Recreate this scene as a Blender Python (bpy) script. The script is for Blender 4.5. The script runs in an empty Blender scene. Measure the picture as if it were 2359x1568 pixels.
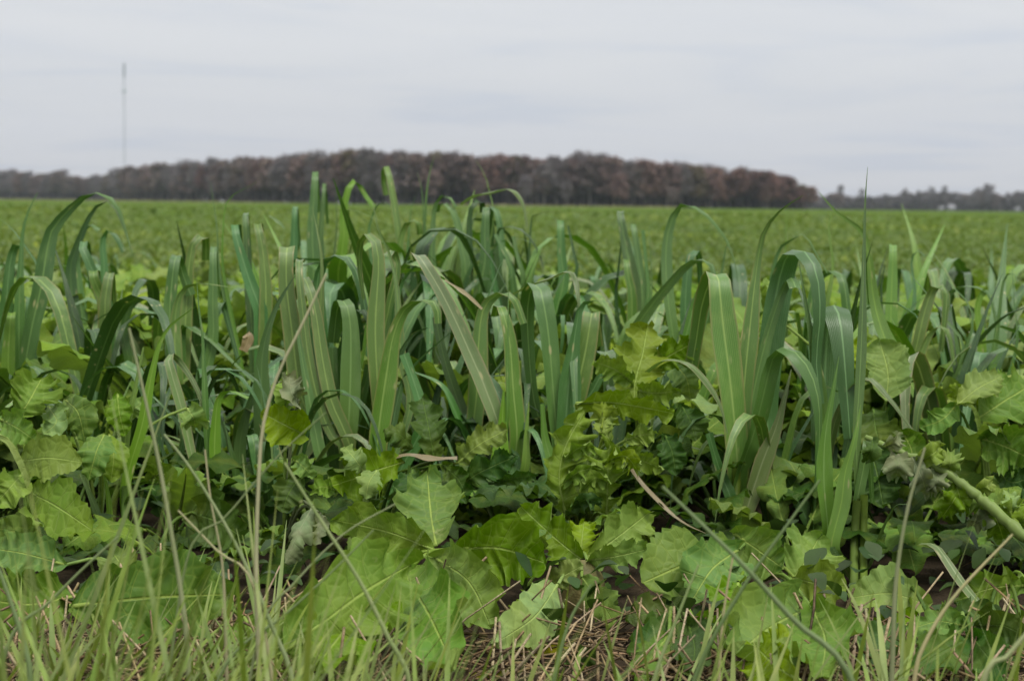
import bpy, math, random
import numpy as np
from mathutils import Matrix, Vector

SC = bpy.context.scene
COL = SC.collection
rnd = random.Random(7)
nrs = np.random.RandomState(11)
R = math.radians

# ------------------------------------------------------------------ camera
CAM_H, LENS, SENSOR = 0.32, 40.0, 23.6
PITCH, ROLL = R(4.44), 0.0120
cam_d = bpy.data.cameras.new("camera")
cam = bpy.data.objects.new("camera", cam_d)
COL.objects.link(cam)
cam_d.lens, cam_d.sensor_width = LENS, SENSOR
cam_d.clip_start, cam_d.clip_end = 0.05, 12000
cam.location = (0, 0, CAM_H)
_f = np.array([0, math.cos(PITCH), -math.sin(PITCH)])
_r0 = np.array([1.0, 0, 0]); _u0 = np.array([0, math.sin(PITCH), math.cos(PITCH)])
_r = math.cos(ROLL) * _r0 + math.sin(ROLL) * _u0
_u = -math.sin(ROLL) * _r0 + math.cos(ROLL) * _u0
cam.matrix_world = Matrix(((_r[0], _u[0], -_f[0], 0), (_r[1], _u[1], -_f[1], 0),
                           (_r[2], _u[2], -_f[2], CAM_H), (0, 0, 0, 1)))
cam_d.dof.use_dof = True
cam_d.dof.focus_distance = 1.36
cam_d.dof.aperture_fstop = 9.0
SC.camera = cam

# ------------------------------------------------------------------ overcast daylight
SUN_EL, SUN_AZ = R(62), R(150)        # azimuth measured from +Y (view direction) clockwise
world = bpy.data.worlds.new("World"); SC.world = world
world.use_nodes = True
nt = world.node_tree; nt.nodes.clear()
def wn(t, **kw):
    n = nt.nodes.new(t)
    for k, v in kw.items(): setattr(n, k, v)
    return n
def wl(a, b): nt.links.new(a, b)
w_out = wn("ShaderNodeOutputWorld")
tc = wn("ShaderNodeTexCoord")
sep = wn("ShaderNodeSeparateXYZ"); wl(tc.outputs["Generated"], sep.inputs[0])
zc = wn("ShaderNodeMath", operation='MAXIMUM'); wl(sep.outputs[2], zc.inputs[0]); zc.inputs[1].default_value = 0.0
zp = wn("ShaderNodeMath", operation='ADD'); wl(zc.outputs[0], zp.inputs[0]); zp.inputs[1].default_value = 0.045
dx = wn("ShaderNodeMath", operation='DIVIDE'); wl(sep.outputs[0], dx.inputs[0]); wl(zp.outputs[0], dx.inputs[1])
dy = wn("ShaderNodeMath", operation='DIVIDE'); wl(sep.outputs[1], dy.inputs[0]); wl(zp.outputs[0], dy.inputs[1])
cmb = wn("ShaderNodeCombineXYZ"); wl(dx.outputs[0], cmb.inputs[0]); wl(dy.outputs[0], cmb.inputs[1])
cl1 = wn("ShaderNodeTexNoise"); wl(cmb.outputs[0], cl1.inputs["Vector"])
cl1.inputs["Scale"].default_value = 0.55; cl1.inputs["Detail"].default_value = 6; cl1.inputs["Roughness"].default_value = 0.55
cl1.inputs["Distortion"].default_value = 0.6
cr = wn("ShaderNodeValToRGB"); wl(cl1.outputs["Fac"], cr.inputs[0])
cr.color_ramp.elements[0].position = 0.32; cr.color_ramp.elements[0].color = (0.855, 0.892, 0.955, 1)
cr.color_ramp.elements[1].position = 0.60; cr.color_ramp.elements[1].color = (1.0, 1.0, 1.0, 1)
e = cr.color_ramp.elements.new(0.46); e.color = (0.965, 0.972, 0.985, 1)
# a standard overcast sky: brighter towards the zenith
gr = wn("ShaderNodeValToRGB"); wl(zc.outputs[0], gr.inputs[0])
gr.color_ramp.elements[0].position = 0.0; gr.color_ramp.elements[0].color = (0.590, 0.597, 0.616, 1)
gr.color_ramp.elements[1].position = 1.0; gr.color_ramp.elements[1].color = (1.72, 1.70, 1.62, 1)
e = gr.color_ramp.elements.new(0.09); e.color = (0.738, 0.747, 0.766, 1)
mul = wn("ShaderNodeMixRGB", blend_type='MULTIPLY'); mul.inputs[0].default_value = 1
wl(gr.outputs[0], mul.inputs[1]); wl(cr.outputs[0], mul.inputs[2])
sky = wn("ShaderNodeTexSky", sky_type='NISHITA')
sky.sun_disc = False; sky.sun_elevation = SUN_EL; sky.sun_rotation = SUN_AZ
bg1 = wn("ShaderNodeBackground"); wl(sky.outputs[0], bg1.inputs[0]); bg1.inputs[1].default_value = 0.10
bg2 = wn("ShaderNodeBackground"); wl(mul.outputs[0], bg2.inputs[0]); bg2.inputs[1].default_value = 1.0
mxs = wn("ShaderNodeMixShader"); mxs.inputs[0].default_value = 0.93
wl(bg1.outputs[0], mxs.inputs[1]); wl(bg2.outputs[0], mxs.inputs[2]); wl(mxs.outputs[0], w_out.inputs[0])

sun_d = bpy.data.lights.new("sun", 'SUN'); sun = bpy.data.objects.new("sun", sun_d); COL.objects.link(sun)
sun_d.energy = 2.9; sun_d.angle = R(22); sun_d.color = (1.0, 0.965, 0.90)
sd = Vector((math.sin(SUN_AZ) * math.cos(SUN_EL), math.cos(SUN_AZ) * math.cos(SUN_EL), math.sin(SUN_EL)))
sun.rotation_euler = sd.to_track_quat('Z', 'Y').to_euler()
sun.location = (0, -20, 60)

SC.view_settings.view_transform = 'Standard'
SC.view_settings.look = 'None'
SC.view_settings.exposure = 0.0
SC.view_settings.gamma = 1.0
SC.view_settings.use_curve_mapping = False
SC.render.engine = 'CYCLES'
SC.cycles.max_bounces = 6
SC.cycles.diffuse_bounces = 2
SC.cycles.transmission_bounces = 3
SC.cycles.volume_bounces = 1
SC.cycles.use_denoising = True

# ------------------------------------------------------------------ picture <-> place
FPX = 2358 * LENS / SENSOR
CAMP = np.array([0, 0, CAM_H])
def ray(px, py):
    return _f + _r * ((px - 1179) / FPX) + _u * ((784 - py) / FPX)
def at(px, py, D, zmin=0.004):
    d = ray(px, py)
    p = CAMP + d * D
    if p[2] < zmin and d[2] < 0:
        p = CAMP + d * ((CAM_H - zmin) / -d[2])
    return p
def on_ground(px, D):
    "ground point under picture column px at depth D"
    d = ray(px, 784)
    x, y = d[0] * D, d[1] * D
    return np.array([x, y, 0.0])

# ------------------------------------------------------------------ object helpers
def mesh_of(name, v, f, mats, uv=None, smooth=True, midx=None, tint=None):
    me = bpy.data.meshes.new(name)
    v = np.asarray(v, dtype=np.float32)
    if isinstance(f, np.ndarray):
        k = f.shape[1]; nf = len(f)
        me.vertices.add(len(v)); me.vertices.foreach_set("co", v.ravel())
        me.loops.add(nf * k); me.loops.foreach_set("vertex_index", f.astype(np.int32).ravel())
        me.polygons.add(nf)
        me.polygons.foreach_set("loop_start", np.arange(0, nf * k, k, dtype=np.int32))
        me.polygons.foreach_set("loop_total", np.full(nf, k, dtype=np.int32))
        me.update(calc_edges=True)
    else:
        me.from_pydata([tuple(map(float, p)) for p in v], [], f)
        nf = len(f)
    for m in (mats if isinstance(mats, (list, tuple)) else [mats]): me.materials.append(m)
    if uv is not None:
        lay = me.uv_layers.new(name="UVMap")
        vi = np.empty(len(me.loops), dtype=np.int32); me.loops.foreach_get("vertex_index", vi)
        lay.data.foreach_set("uv", np.asarray(uv, dtype=np.float32)[vi].ravel())
    if tint is not None:
        a = me.attributes.new("tint", 'FLOAT', 'POINT'); a.data.foreach_set("value", np.asarray(tint, dtype=np.float32))
    if smooth: me.polygons.foreach_set("use_smooth", np.ones(nf, dtype=bool))
    if midx is not None: me.polygons.foreach_set("material_index", np.asarray(midx, dtype=np.int32))
    me.update()
    return me
def obj(name, me, parent=None, kind=None):
    o = bpy.data.objects.new(name, me); COL.objects.link(o)
    if parent is not None: o.parent = parent
    if kind: o["kind"] = kind
    return o
def thing(name, label, cat, loc, group=None):
    o = bpy.data.objects.new(name, None); COL.objects.link(o)
    o.empty_display_size = 0.05
    o.location = tuple(map(float, loc))
    tag(o, label, cat, group)
    return o
def tag(o, label, cat, group=None, kind=None):
    o["label"] = label; o["category"] = cat
    if group: o["group"] = group
    if kind: o["kind"] = kind
    return o

class MB:
    "collects pieces of one mesh"
    def __init__(s): s.v, s.f, s.uv, s.t, s.n = [], [], [], [], 0
    def add(s, v, f, uv=None, tint=0.0):
        v = np.asarray(v, dtype=float); f = np.asarray(f, dtype=int)
        s.v.append(v); s.f.append(f + s.n); s.n += len(v)
        s.uv.append(np.zeros((len(v), 2)) if uv is None else np.asarray(uv))
        s.t.append(np.full(len(v), tint))
    def mesh(s, name, mats, smooth=True):
        return mesh_of(name, np.vstack(s.v), np.vstack(s.f), mats, np.vstack(s.uv), smooth, None, np.concatenate(s.t))

def grid_faces(n, m):
    i = np.arange(n - 1)[:, None] * m + np.arange(m - 1)[None, :]
    return np.stack([i, i + 1, i + m + 1, i + m], -1).reshape(-1, 4)
def norm(a):
    return a / np.maximum(np.linalg.norm(a, axis=-1, keepdims=True), 1e-9)
def spline(P, n):
    "Catmull-Rom through P, evenly re-sampled to n points"
    P = np.asarray(P, float)
    if len(P) == 2:
        t = np.linspace(0, 1, n)[:, None]; return P[0] * (1 - t) + P[1] * t
    A = np.vstack([2 * P[0] - P[1], P, 2 * P[-1] - P[-2]])
    out = []
    for k in range(len(P) - 1):
        p0, p1, p2, p3 = A[k:k + 4]
        t = np.linspace(0, 1, 12, endpoint=False)[:, None]
        out.append(0.5 * ((2 * p1) + (-p0 + p2) * t + (2 * p0 - 5 * p1 + 4 * p2 - p3) * t ** 2 + (-p0 + 3 * p1 - 3 * p2 + p3) * t ** 3))
    out = np.vstack(out + [P[-1:]])
    s = np.concatenate([[0], np.cumsum(np.linalg.norm(np.diff(out, axis=0), axis=1))])
    q = np.linspace(0, s[-1], n)
    return np.stack([np.interp(q, s, out[:, c]) for c in range(3)], 1)
def tube(P, rad, k=6):
    P = np.asarray(P, float); n = len(P)
    T = norm(np.gradient(P, axis=0))
    a = np.array([0.0, 0, 1.0]) if abs(T[0][2]) < 0.9 else np.array([1.0, 0, 0])
    U = norm(np.cross(T, a)); V = norm(np.cross(T, U))
    th = np.linspace(0, 2 * np.pi, k, endpoint=False)
    rad = np.broadcast_to(np.asarray(rad, float), (n,))
    v = P[:, None, :] + rad[:, None, None] * (np.cos(th)[None, :, None] * U[:, None] + np.sin(th)[None, :, None] * V[:, None])
    v = v.reshape(-1, 3)
    i = (np.arange(n - 1)[:, None] * k); j = np.arange(k)[None, :]
    f = np.stack([i + j, i + (j + 1) % k, i + k + (j + 1) % k, i + k + j], -1).reshape(-1, 4)
    s = np.linspace(0, 1, n)
    uv = np.stack([np.zeros(n * k), np.repeat(s, k)], 1)
    return v, f, uv

# ------------------------------------------------------------------ materials
def new_mat(name):
    m = bpy.data.materials.new(name); m.use_nodes = True
    t = m.node_tree; t.nodes.clear()
    return m, t
def N(t, typ, ins=None, **kw):
    n = t.nodes.new(typ)
    for k, v in kw.items(): setattr(n, k, v)
    for k, v in (ins or {}).items():
        s = n.inputs[k]
        if hasattr(v, "is_output"): t.links.new(v, s)
        else: s.default_value = v
    return n
def math_(t, op, a, b=0.0, c=None):
    ins = {0: a, 1: b}
    if c is not None: ins[2] = c
    return N(t, "ShaderNodeMath", ins, operation=op).outputs[0]
def mix(t, fac, a, b, mode='MIX'):
    n = N(t, "ShaderNodeMixRGB", {0: fac, 1: a, 2: b}, blend_type=mode)
    return n.outputs[0]
def ramp(t, fac, stops):
    n = N(t, "ShaderNodeValToRGB", {0: fac})
    el = n.color_ramp.elements
    while len(el) < len(stops): el.new(0.5)
    for q, (p, c) in zip(el, stops):
        q.position = p; q.color = c if len(c) == 4 else (*c, 1)
    return n.outputs[0]
def c4(c): return (*c, 1.0)
def hsv_var(t, col, seedfac, dh=0.02, ds=0.15, dv=0.25):
    "small own-colour differences from piece to piece"
    h = math_(t, 'MULTIPLY_ADD', seedfac, dh, 0.5 - dh / 2)
    s2 = math_(t, 'FRACT', math_(t, 'MULTIPLY', seedfac, 7.13)); v2 = math_(t, 'FRACT', math_(t, 'MULTIPLY', seedfac, 13.7))
    s = math_(t, 'MULTIPLY_ADD', s2, ds, 1 - ds / 2); v = math_(t, 'MULTIPLY_ADD', v2, dv, 1 - dv / 2)
    return N(t, "ShaderNodeHueSaturation", {"Hue": h, "Saturation": s, "Value": v, "Fac": 1.0, "Color": col}).outputs[0]
def leaf_shader(t, col, tcol, rough, bump=None, trans=0.28, spec=0.35):
    ins = {"Base Color": col, "Roughness": rough, "Specular IOR Level": spec}
    if bump is not None: ins["Normal"] = bump
    p = N(t, "ShaderNodeBsdfPrincipled", ins)
    tr = N(t, "ShaderNodeBsdfTranslucent", {"Color": tcol})
    m = N(t, "ShaderNodeMixShader", {0: trans, 1: p.outputs[0], 2: tr.outputs[0]})
    N(t, "ShaderNodeOutputMaterial", {0: m.outputs[0]})

def cereal_mat(name, top, under, base, vein, dry=0.0, edge=0.0, drycol=(0.30, 0.22, 0.10), joined=False):
    m, t = new_mat(name)
    uv = N(t, "ShaderNodeUVMap").outputs[0]
    s = N(t, "ShaderNodeSeparateXYZ", {0: uv})
    u, v = s.outputs[0], s.outputs[1]           # u 0..1 across, v metres along
    rn = N(t, "ShaderNodeAttribute", attribute_name="tint").outputs["Fac"] if joined else N(t, "ShaderNodeObjectInfo").outputs["Random"]
    d = math_(t, 'ABSOLUTE', math_(t, 'SUBTRACT', u, 0.5))
    off = math_(t, 'MULTIPLY', rn, 37.0)
    co = N(t, "ShaderNodeCombineXYZ", {0: math_(t, 'MULTIPLY_ADD', u, 26.0, off), 1: math_(t, 'MULTIPLY', v, 5.0)}).outputs[0]
    n1 = N(t, "ShaderNodeTexNoise", {"Vector": co, "Scale": 1.0, "Detail": 3.0, "Roughness": 0.6}).outputs["Fac"]
    lines = math_(t, 'POWER', math_(t, 'ABSOLUTE', math_(t, 'SINE', math_(t, 'MULTIPLY', u, 47.0))), 4.0)
    co2 = N(t, "ShaderNodeCombineXYZ", {0: math_(t, 'MULTIPLY_ADD', u, 1.6, off), 1: math_(t, 'MULTIPLY', v, 22.0)}).outputs[0]
    n2 = N(t, "ShaderNodeTexNoise", {"Vector": co2, "Scale": 1.0, "Detail": 4.0, "Roughness": 0.6}).outputs["Fac"]
    col = mix(t, ramp(t, v, [(0.04, (1, 1, 1)), (0.25, (0, 0, 0))]), c4(top), c4(base))
    col = hsv_var(t, col, rn, 0.025, 0.2, 0.35)
    col = mix(t, math_(t, 'MULTIPLY', n1, 0.55), col, mix(t, 1.0, col, (0.62, 0.72, 0.6, 1), 'MULTIPLY'))
    col = mix(t, math_(t, 'MULTIPLY', lines, math_(t, 'MULTIPLY', n1, 0.55)), col, c4(vein))
    blot = ramp(t, n2, [(0.50, (0, 0, 0)), (0.70, (1, 1, 1))])
    col = mix(t, math_(t, 'MULTIPLY', blot, 0.32), col, c4(vein))
    geo = N(t, "ShaderNodeNewGeometry")
    col = mix(t, math_(t, 'MULTIPLY', geo.outputs["Backfacing"], 0.75), col, c4(under))
    mid = ramp(t, d, [(0.018, (1, 1, 1)), (0.05, (0, 0, 0))])
    col = mix(t, math_(t, 'MULTIPLY', mid, 0.6), col, c4(tuple(min(1, c * 1.25) for c in vein)))
    # dead spots, dry margins
    spot = N(t, "ShaderNodeTexVoronoi", {"Vector": N(t, "ShaderNodeCombineXYZ", {0: math_(t, 'MULTIPLY_ADD', u, 2.0, off), 1: math_(t, 'MULTIPLY', v, 34.0)}).outputs[0], "Scale": 1.0}).outputs["Distance"]
    sp = math_(t, 'MULTIPLY', ramp(t, spot, [(0.10, (1, 1, 1)), (0.20, (0, 0, 0))]), ramp(t, n2, [(0.46, (0, 0, 0)), (0.58, (1, 1, 1))]))
    col = mix(t, math_(t, 'MULTIPLY', sp, 0.75), col, (0.42, 0.38, 0.20, 1))
    if edge > 0:
        eg = ramp(t, math_(t, 'ADD', d, math_(t, 'MULTIPLY', n2, 0.14)), [(0.47, (0, 0, 0)), (0.57, (1, 1, 1))])
        col = mix(t, math_(t, 'MULTIPLY', eg, edge), col, c4(drycol))
    if dry > 0:
        dd = ramp(t, n1, [(0.62 - 0.45 * dry, (0, 0, 0)), (0.80 - 0.35 * dry, (1, 1, 1))])
        col = mix(t, dd, col, mix(t, n2, c4(drycol), (0.10, 0.075, 0.045, 1)))
    bmp = N(t, "ShaderNodeBump", {"Strength": 0.35, "Distance": 0.0006, "Height": math_(t, 'ADD', lines, n1)}).outputs[0]
    leaf_shader(t, col, mix(t, 1.0, col, (1.25, 1.45, 0.45, 1), 'MULTIPLY'), 0.38, bmp, 0.14, 0.52)
    return m

def radish_mat(name, top, under, vein, yellow=0.0, wilt=0.0, joined=False):
    m, t = new_mat(name)
    uv = N(t, "ShaderNodeUVMap").outputs[0]
    s = N(t, "ShaderNodeSeparateXYZ", {0: uv})
    u, v = s.outputs[0], s.outputs[1]            # u -1..1 across (0 midrib), v 0..1 along
    rn = N(t, "ShaderNodeAttribute", attribute_name="tint").outputs["Fac"] if joined else N(t, "ShaderNodeObjectInfo").outputs["Random"]
    au = math_(t, 'ABSOLUTE', u)
    tco = N(t, "ShaderNodeTexCoord").outputs["Object"]
    shift = N(t, "ShaderNodeVectorMath", {0: tco, 1: N(t, "ShaderNodeCombineXYZ", {0: math_(t, 'MULTIPLY', rn, 9.0)}).outputs[0]}, operation='ADD').outputs[0]
    n1 = N(t, "ShaderNodeTexNoise", {"Vector": shift, "Scale": 38.0, "Detail": 4.0, "Roughness": 0.6}).outputs["Fac"]
    n0 = N(t, "ShaderNodeTexNoise", {"Vector": shift, "Scale": 13.0, "Detail": 3.0}).outputs["Fac"]
    n00 = N(t, "ShaderNodeTexNoise", {"Vector": shift, "Scale": 20.0, "Detail": 2.0}).outputs["Fac"]
    # side veins follow the rows of the blade
    wob = math_(t, 'MULTIPLY_ADD', n0, 0.10, v)
    side = math_(t, 'ABSOLUTE', math_(t, 'SUBTRACT', math_(t, 'FRACT', math_(t, 'MULTIPLY', math_(t, 'ADD', wob, math_(t, 'MULTIPLY', math_(t, 'SIGN', u), 0.03)), 7.0)), 0.5))
    sv = math_(t, 'MULTIPLY', ramp(t, side, [(0.008, (1, 1, 1)), (0.032, (0, 0, 0))]), ramp(t, au, [(0.55, (1, 1, 1)), (0.95, (0, 0, 0))]))
    vo = N(t, "ShaderNodeTexVoronoi", {"Vector": shift, "Scale": 95.0}, feature='DISTANCE_TO_EDGE').outputs["Distance"]
    fine = ramp(t, vo, [(0.0, (1, 1, 1)), (0.09, (0, 0, 0))])
    mid = ramp(t, au, [(0.014, (1, 1, 1)), (0.042, (0, 0, 0))])
    col = hsv_var(t, c4(top), rn, 0.03, 0.2, 0.35)
    col = mix(t, math_(t, 'MULTIPLY', n1, 0.5), col, mix(t, 1.0, col, (0.60, 0.68, 0.7, 1), 'MULTIPLY'))
    sky_sheen = ramp(t, n00, [(0.40, (0, 0, 0)), (0.62, (1, 1, 1))])  # bluish sky sheen painted into the leaf colour in noise patches
    col = mix(t, math_(t, 'MULTIPLY', sky_sheen, 0.55 if top[2] < 0.08 else 0.12), col, mix(t, 1.0, col, (0.92, 1.03, 1.55, 1), 'MULTIPLY'))
    yl = ramp(t, n0, [(0.48 - 0.2 * yellow, (0, 0, 0)), (0.72 - 0.2 * yellow, (1, 1, 1))])
    col = mix(t, math_(t, 'MULTIPLY', yl, 0.18 + 0.6 * yellow), col, (0.30, 0.30, 0.035, 1))
    geo = N(t, "ShaderNodeNewGeometry")
    col = mix(t, math_(t, 'MULTIPLY', geo.outputs["Backfacing"], 0.85), col, c4(under))
    col = mix(t, math_(t, 'MULTIPLY', fine, 0.22), col, c4(vein))
    col = mix(t, math_(t, 'MULTIPLY', sv, 0.45), col, c4(vein))
    col = mix(t, math_(t, 'MULTIPLY', mid, 0.70), col, c4(tuple(min(1, c * 1.15) for c in vein)))
    edge = ramp(t, math_(t, 'MULTIPLY_ADD', n1, 0.12, au), [(1.00, (0, 0, 0)), (1.05, (1, 1, 1))])
    col = mix(t, math_(t, 'MULTIPLY', edge, 0.55), col, (0.38, 0.38, 0.22, 1))
    hole = ramp(t, n1, [(0.70, (0, 0, 0)), (0.76, (1, 1, 1))])
    col = mix(t, math_(t, 'MULTIPLY', hole, 0.5), col, (0.30, 0.30, 0.14, 1))
    if wilt > 0:
        w = ramp(t, n1, [(0.36, (0, 0, 0)), (0.62, (1, 1, 1))])
        col = mix(t, math_(t, 'MULTIPLY', w, wilt), col, (0.21, 0.215, 0.12, 1))
    hgt = math_(t, 'ADD', math_(t, 'MULTIPLY', math_(t, 'ADD', sv, mid), -1.0), math_(t, 'MULTIPLY', math_(t, 'MINIMUM', vo, 0.25), 2.0))
    bmp = N(t, "ShaderNodeBump", {"Strength": 0.55, "Distance": 0.0016, "Height": hgt}).outputs[0]
    leaf_shader(t, col, mix(t, 1.0, col, (1.2, 1.35, 0.4, 1), 'MULTIPLY'), 0.52, bmp, 0.21, 0.18)
    return m

def plain_mat(name, col, rough=0.8, var=0.3, scale=30.0, col2=None, trans=0.0, joined=False):
    m, t = new_mat(name)
    tco = N(t, "ShaderNodeTexCoord").outputs["Object"]
    n = N(t, "ShaderNodeTexNoise", {"Vector": tco, "Scale": scale, "Detail": 5.0, "Roughness": 0.65}).outputs["Fac"]
    rn = N(t, "ShaderNodeAttribute", attribute_name="tint").outputs["Fac"] if joined else N(t, "ShaderNodeObjectInfo").outputs["Random"]
    c = mix(t, ramp(t, n, [(0.35, (0, 0, 0)), (0.65, (1, 1, 1))]), c4(col), c4(col2 or tuple(x * (1 - var) for x in col)))
    c = hsv_var(t, c, rn, 0.03, 0.25, 0.5)
    if trans:
        leaf_shader(t, c, mix(t, 1.0, c, (1.2, 1.35, 0.5, 1), 'MULTIPLY'), rough, None, trans, 0.25)
    else:
        p = N(t, "ShaderNodeBsdfPrincipled", {"Base Color": c, "Roughness": rough, "Specular IOR Level": 0.2,
              "Normal": N(t, "ShaderNodeBump", {"Strength": 0.4, "Distance": 0.01, "Height": n}).outputs[0]})
        N(t, "ShaderNodeOutputMaterial", {0: p.outputs[0]})
    return m

CM = {
 'g': cereal_mat("cereal_green", (0.064, 0.142, 0.040), (0.045, 0.114, 0.010), (0.097, 0.208, 0.025), (0.181, 0.286, 0.091)),
 'p': cereal_mat("cereal_pale", (0.095, 0.176, 0.043), (0.065, 0.138, 0.016), (0.114, 0.213, 0.028), (0.258, 0.351, 0.101), edge=0.5),
 'b': cereal_mat("cereal_bluish", (0.056, 0.144, 0.040), (0.035, 0.092, 0.018), (0.069, 0.173, 0.030), (0.166, 0.289, 0.122)),
 'y': cereal_mat("cereal_lime", (0.106, 0.214, 0.029), (0.078, 0.177, 0.010), (0.138, 0.261, 0.026), (0.220, 0.334, 0.064)),
 'k': cereal_mat("cereal_dark", (0.033, 0.081, 0.021), (0.024, 0.062, 0.007), (0.061, 0.136, 0.017), (0.089, 0.153, 0.046)),
 'e': cereal_mat("cereal_scorched", (0.105, 0.160, 0.060), (0.070, 0.120, 0.03), (0.15, 0.24, 0.05), (0.30, 0.34, 0.18), dry=0.06, edge=0.8, drycol=(0.30, 0.25, 0.14)),
 'd': cereal_mat("cereal_dead", (0.24, 0.205, 0.110), (0.20, 0.17, 0.09), (0.22, 0.20, 0.10), (0.40, 0.34, 0.20), dry=0.55, edge=0.6, drycol=(0.32, 0.25, 0.14)),
 'o': cereal_mat("cereal_orange", (0.34, 0.25, 0.12), (0.28, 0.19, 0.09), (0.30, 0.21, 0.10), (0.42, 0.34, 0.20), dry=0.45, drycol=(0.36, 0.22, 0.09)),
}
RM = {
 'g': radish_mat("radish_green", (0.116, 0.202, 0.017), (0.194, 0.280, 0.069), (0.261, 0.350, 0.075)),
 'l': radish_mat("radish_lime", (0.157, 0.239, 0.018), (0.203, 0.287, 0.075), (0.270, 0.364, 0.089)),
 'b': radish_mat("radish_bluish", (0.114, 0.197, 0.027), (0.218, 0.303, 0.073), (0.279, 0.362, 0.077)),
 'k': radish_mat("radish_shade_dark", (0.038, 0.086, 0.009), (0.072, 0.138, 0.026), (0.091, 0.160, 0.026)),  # dark leaf green, lowered further to paint shade low among the plants
 'p': radish_mat("radish_pale", (0.196, 0.280, 0.057), (0.246, 0.342, 0.093), (0.311, 0.406, 0.109)),
 'w': radish_mat("radish_wilted", (0.149, 0.204, 0.090), (0.220, 0.276, 0.162), (0.264, 0.314, 0.171), wilt=0.7),
 'y': radish_mat("radish_yellow", (0.355, 0.331, 0.017), (0.355, 0.341, 0.041), (0.431, 0.424, 0.068), yellow=0.8),
}
M_STEM = plain_mat("green_stem", (0.19, 0.27, 0.06), 0.5, 0.25, 60.0, trans=0.1)
M_SHEATH = plain_mat("leaf_sheath", (0.13, 0.21, 0.04), 0.5, 0.3, 60.0, trans=0.15)
M_ROOT = plain_mat("radish_root", (0.16, 0.135, 0.035), 0.55, 0.45, 45.0, (0.08, 0.08, 0.02))  # root brown darkened, the shade of its leaves put into the colour
M_STRAW = plain_mat("straw", (0.56, 0.46, 0.29), 0.7, 0.35, 120.0, (0.42, 0.31, 0.18))
M_STRAWJ = plain_mat("straw_litter", (0.27, 0.19, 0.10), 0.9, 0.5, 60.0, (0.06, 0.042, 0.025), joined=True)
M_GRASSJ = plain_mat("lawn_grass", (0.215, 0.265, 0.070), 0.5, 0.2, 40.0, (0.14, 0.20, 0.045), trans=0.25, joined=True)
M_GRASS = plain_mat("grass_stalk", (0.30, 0.34, 0.17), 0.5, 0.25, 25.0, (0.23, 0.29, 0.12), trans=0.2)
M_GRASSG = plain_mat("grass_blade_green", (0.19, 0.26, 0.11), 0.5, 0.25, 25.0, (0.15, 0.22, 0.08), trans=0.2)
M_GRASST = plain_mat("grass_stalk_tan", (0.42, 0.37, 0.21), 0.6, 0.3, 25.0, (0.30, 0.30, 0.15), trans=0.1)
M_WEED = plain_mat("weed_leaf_shaded", (0.040, 0.080, 0.020), 0.5, 0.3, 50.0, trans=0.25, joined=True)  # weed green darkened to paint the shade under the front row
# ------------------------------------------------------------------ ground, field, haze
def soil_mat():
    m, t = new_mat("soil")
    co = N(t, "ShaderNodeTexCoord").outputs["Object"]
    n = N(t, "ShaderNodeTexNoise", {"Vector": co, "Scale": 22.0, "Detail": 8.0, "Roughness": 0.7}).outputs["Fac"]
    n2 = N(t, "ShaderNodeTexNoise", {"Vector": co, "Scale": 160.0, "Detail": 4.0}).outputs["Fac"]
    c = ramp(t, n, [(0.3, (0.014, 0.011, 0.007)), (0.55, (0.034, 0.025, 0.015)), (0.75, (0.075, 0.054, 0.032))])
    c = mix(t, math_(t, 'MULTIPLY', n2, 0.4), c, (0.065, 0.048, 0.030, 1))
    b = N(t, "ShaderNodeBump", {"Strength": 0.9, "Distance": 0.006, "Height": math_(t, 'ADD', n, n2)}).outputs[0]
    p = N(t, "ShaderNodeBsdfPrincipled", {"Base Color": c, "Roughness": 0.95, "Specular IOR Level": 0.1, "Normal": b})
    N(t, "ShaderNodeOutputMaterial", {0: p.outputs[0]})
    return m
def canopy_mat():
    m, t = new_mat("crop_canopy")
    co = N(t, "ShaderNodeTexCoord").outputs["Object"]
    n = N(t, "ShaderNodeTexNoise", {"Vector": co, "Scale": 2.3, "Detail": 8.0, "Roughness": 0.7}).outputs["Fac"]
    n2 = N(t, "ShaderNodeTexNoise", {"Vector": co, "Scale": 0.03, "Detail": 4.0}).outputs["Fac"]
    n3 = N(t, "ShaderNodeTexNoise", {"Vector": co, "Scale": 9.0, "Detail": 4.0}).outputs["Fac"]
    c = ramp(t, n, [(0.3, (0.050, 0.085, 0.018)), (0.5, (0.080, 0.130, 0.024)), (0.7, (0.120, 0.165, 0.030))])
    c = mix(t, math_(t, 'MULTIPLY', n3, 0.5), c, (0.075, 0.12, 0.03, 1))
    c = mix(t, ramp(t, n2, [(0.4, (0, 0, 0)), (0.65, (0.6, 0.6, 0.6))]), c, (0.072, 0.112, 0.034, 1))
    b = N(t, "ShaderNodeBump", {"Strength": 1.0, "Distance": 0.06, "Height": n3}).outputs[0]
    p = N(t, "ShaderNodeBsdfPrincipled", {"Base Color": c, "Roughness": 1.0, "Specular IOR Level": 0.0, "Normal": b})
    N(t, "ShaderNodeOutputMaterial", {0: p.outputs[0]})
    return m

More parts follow.
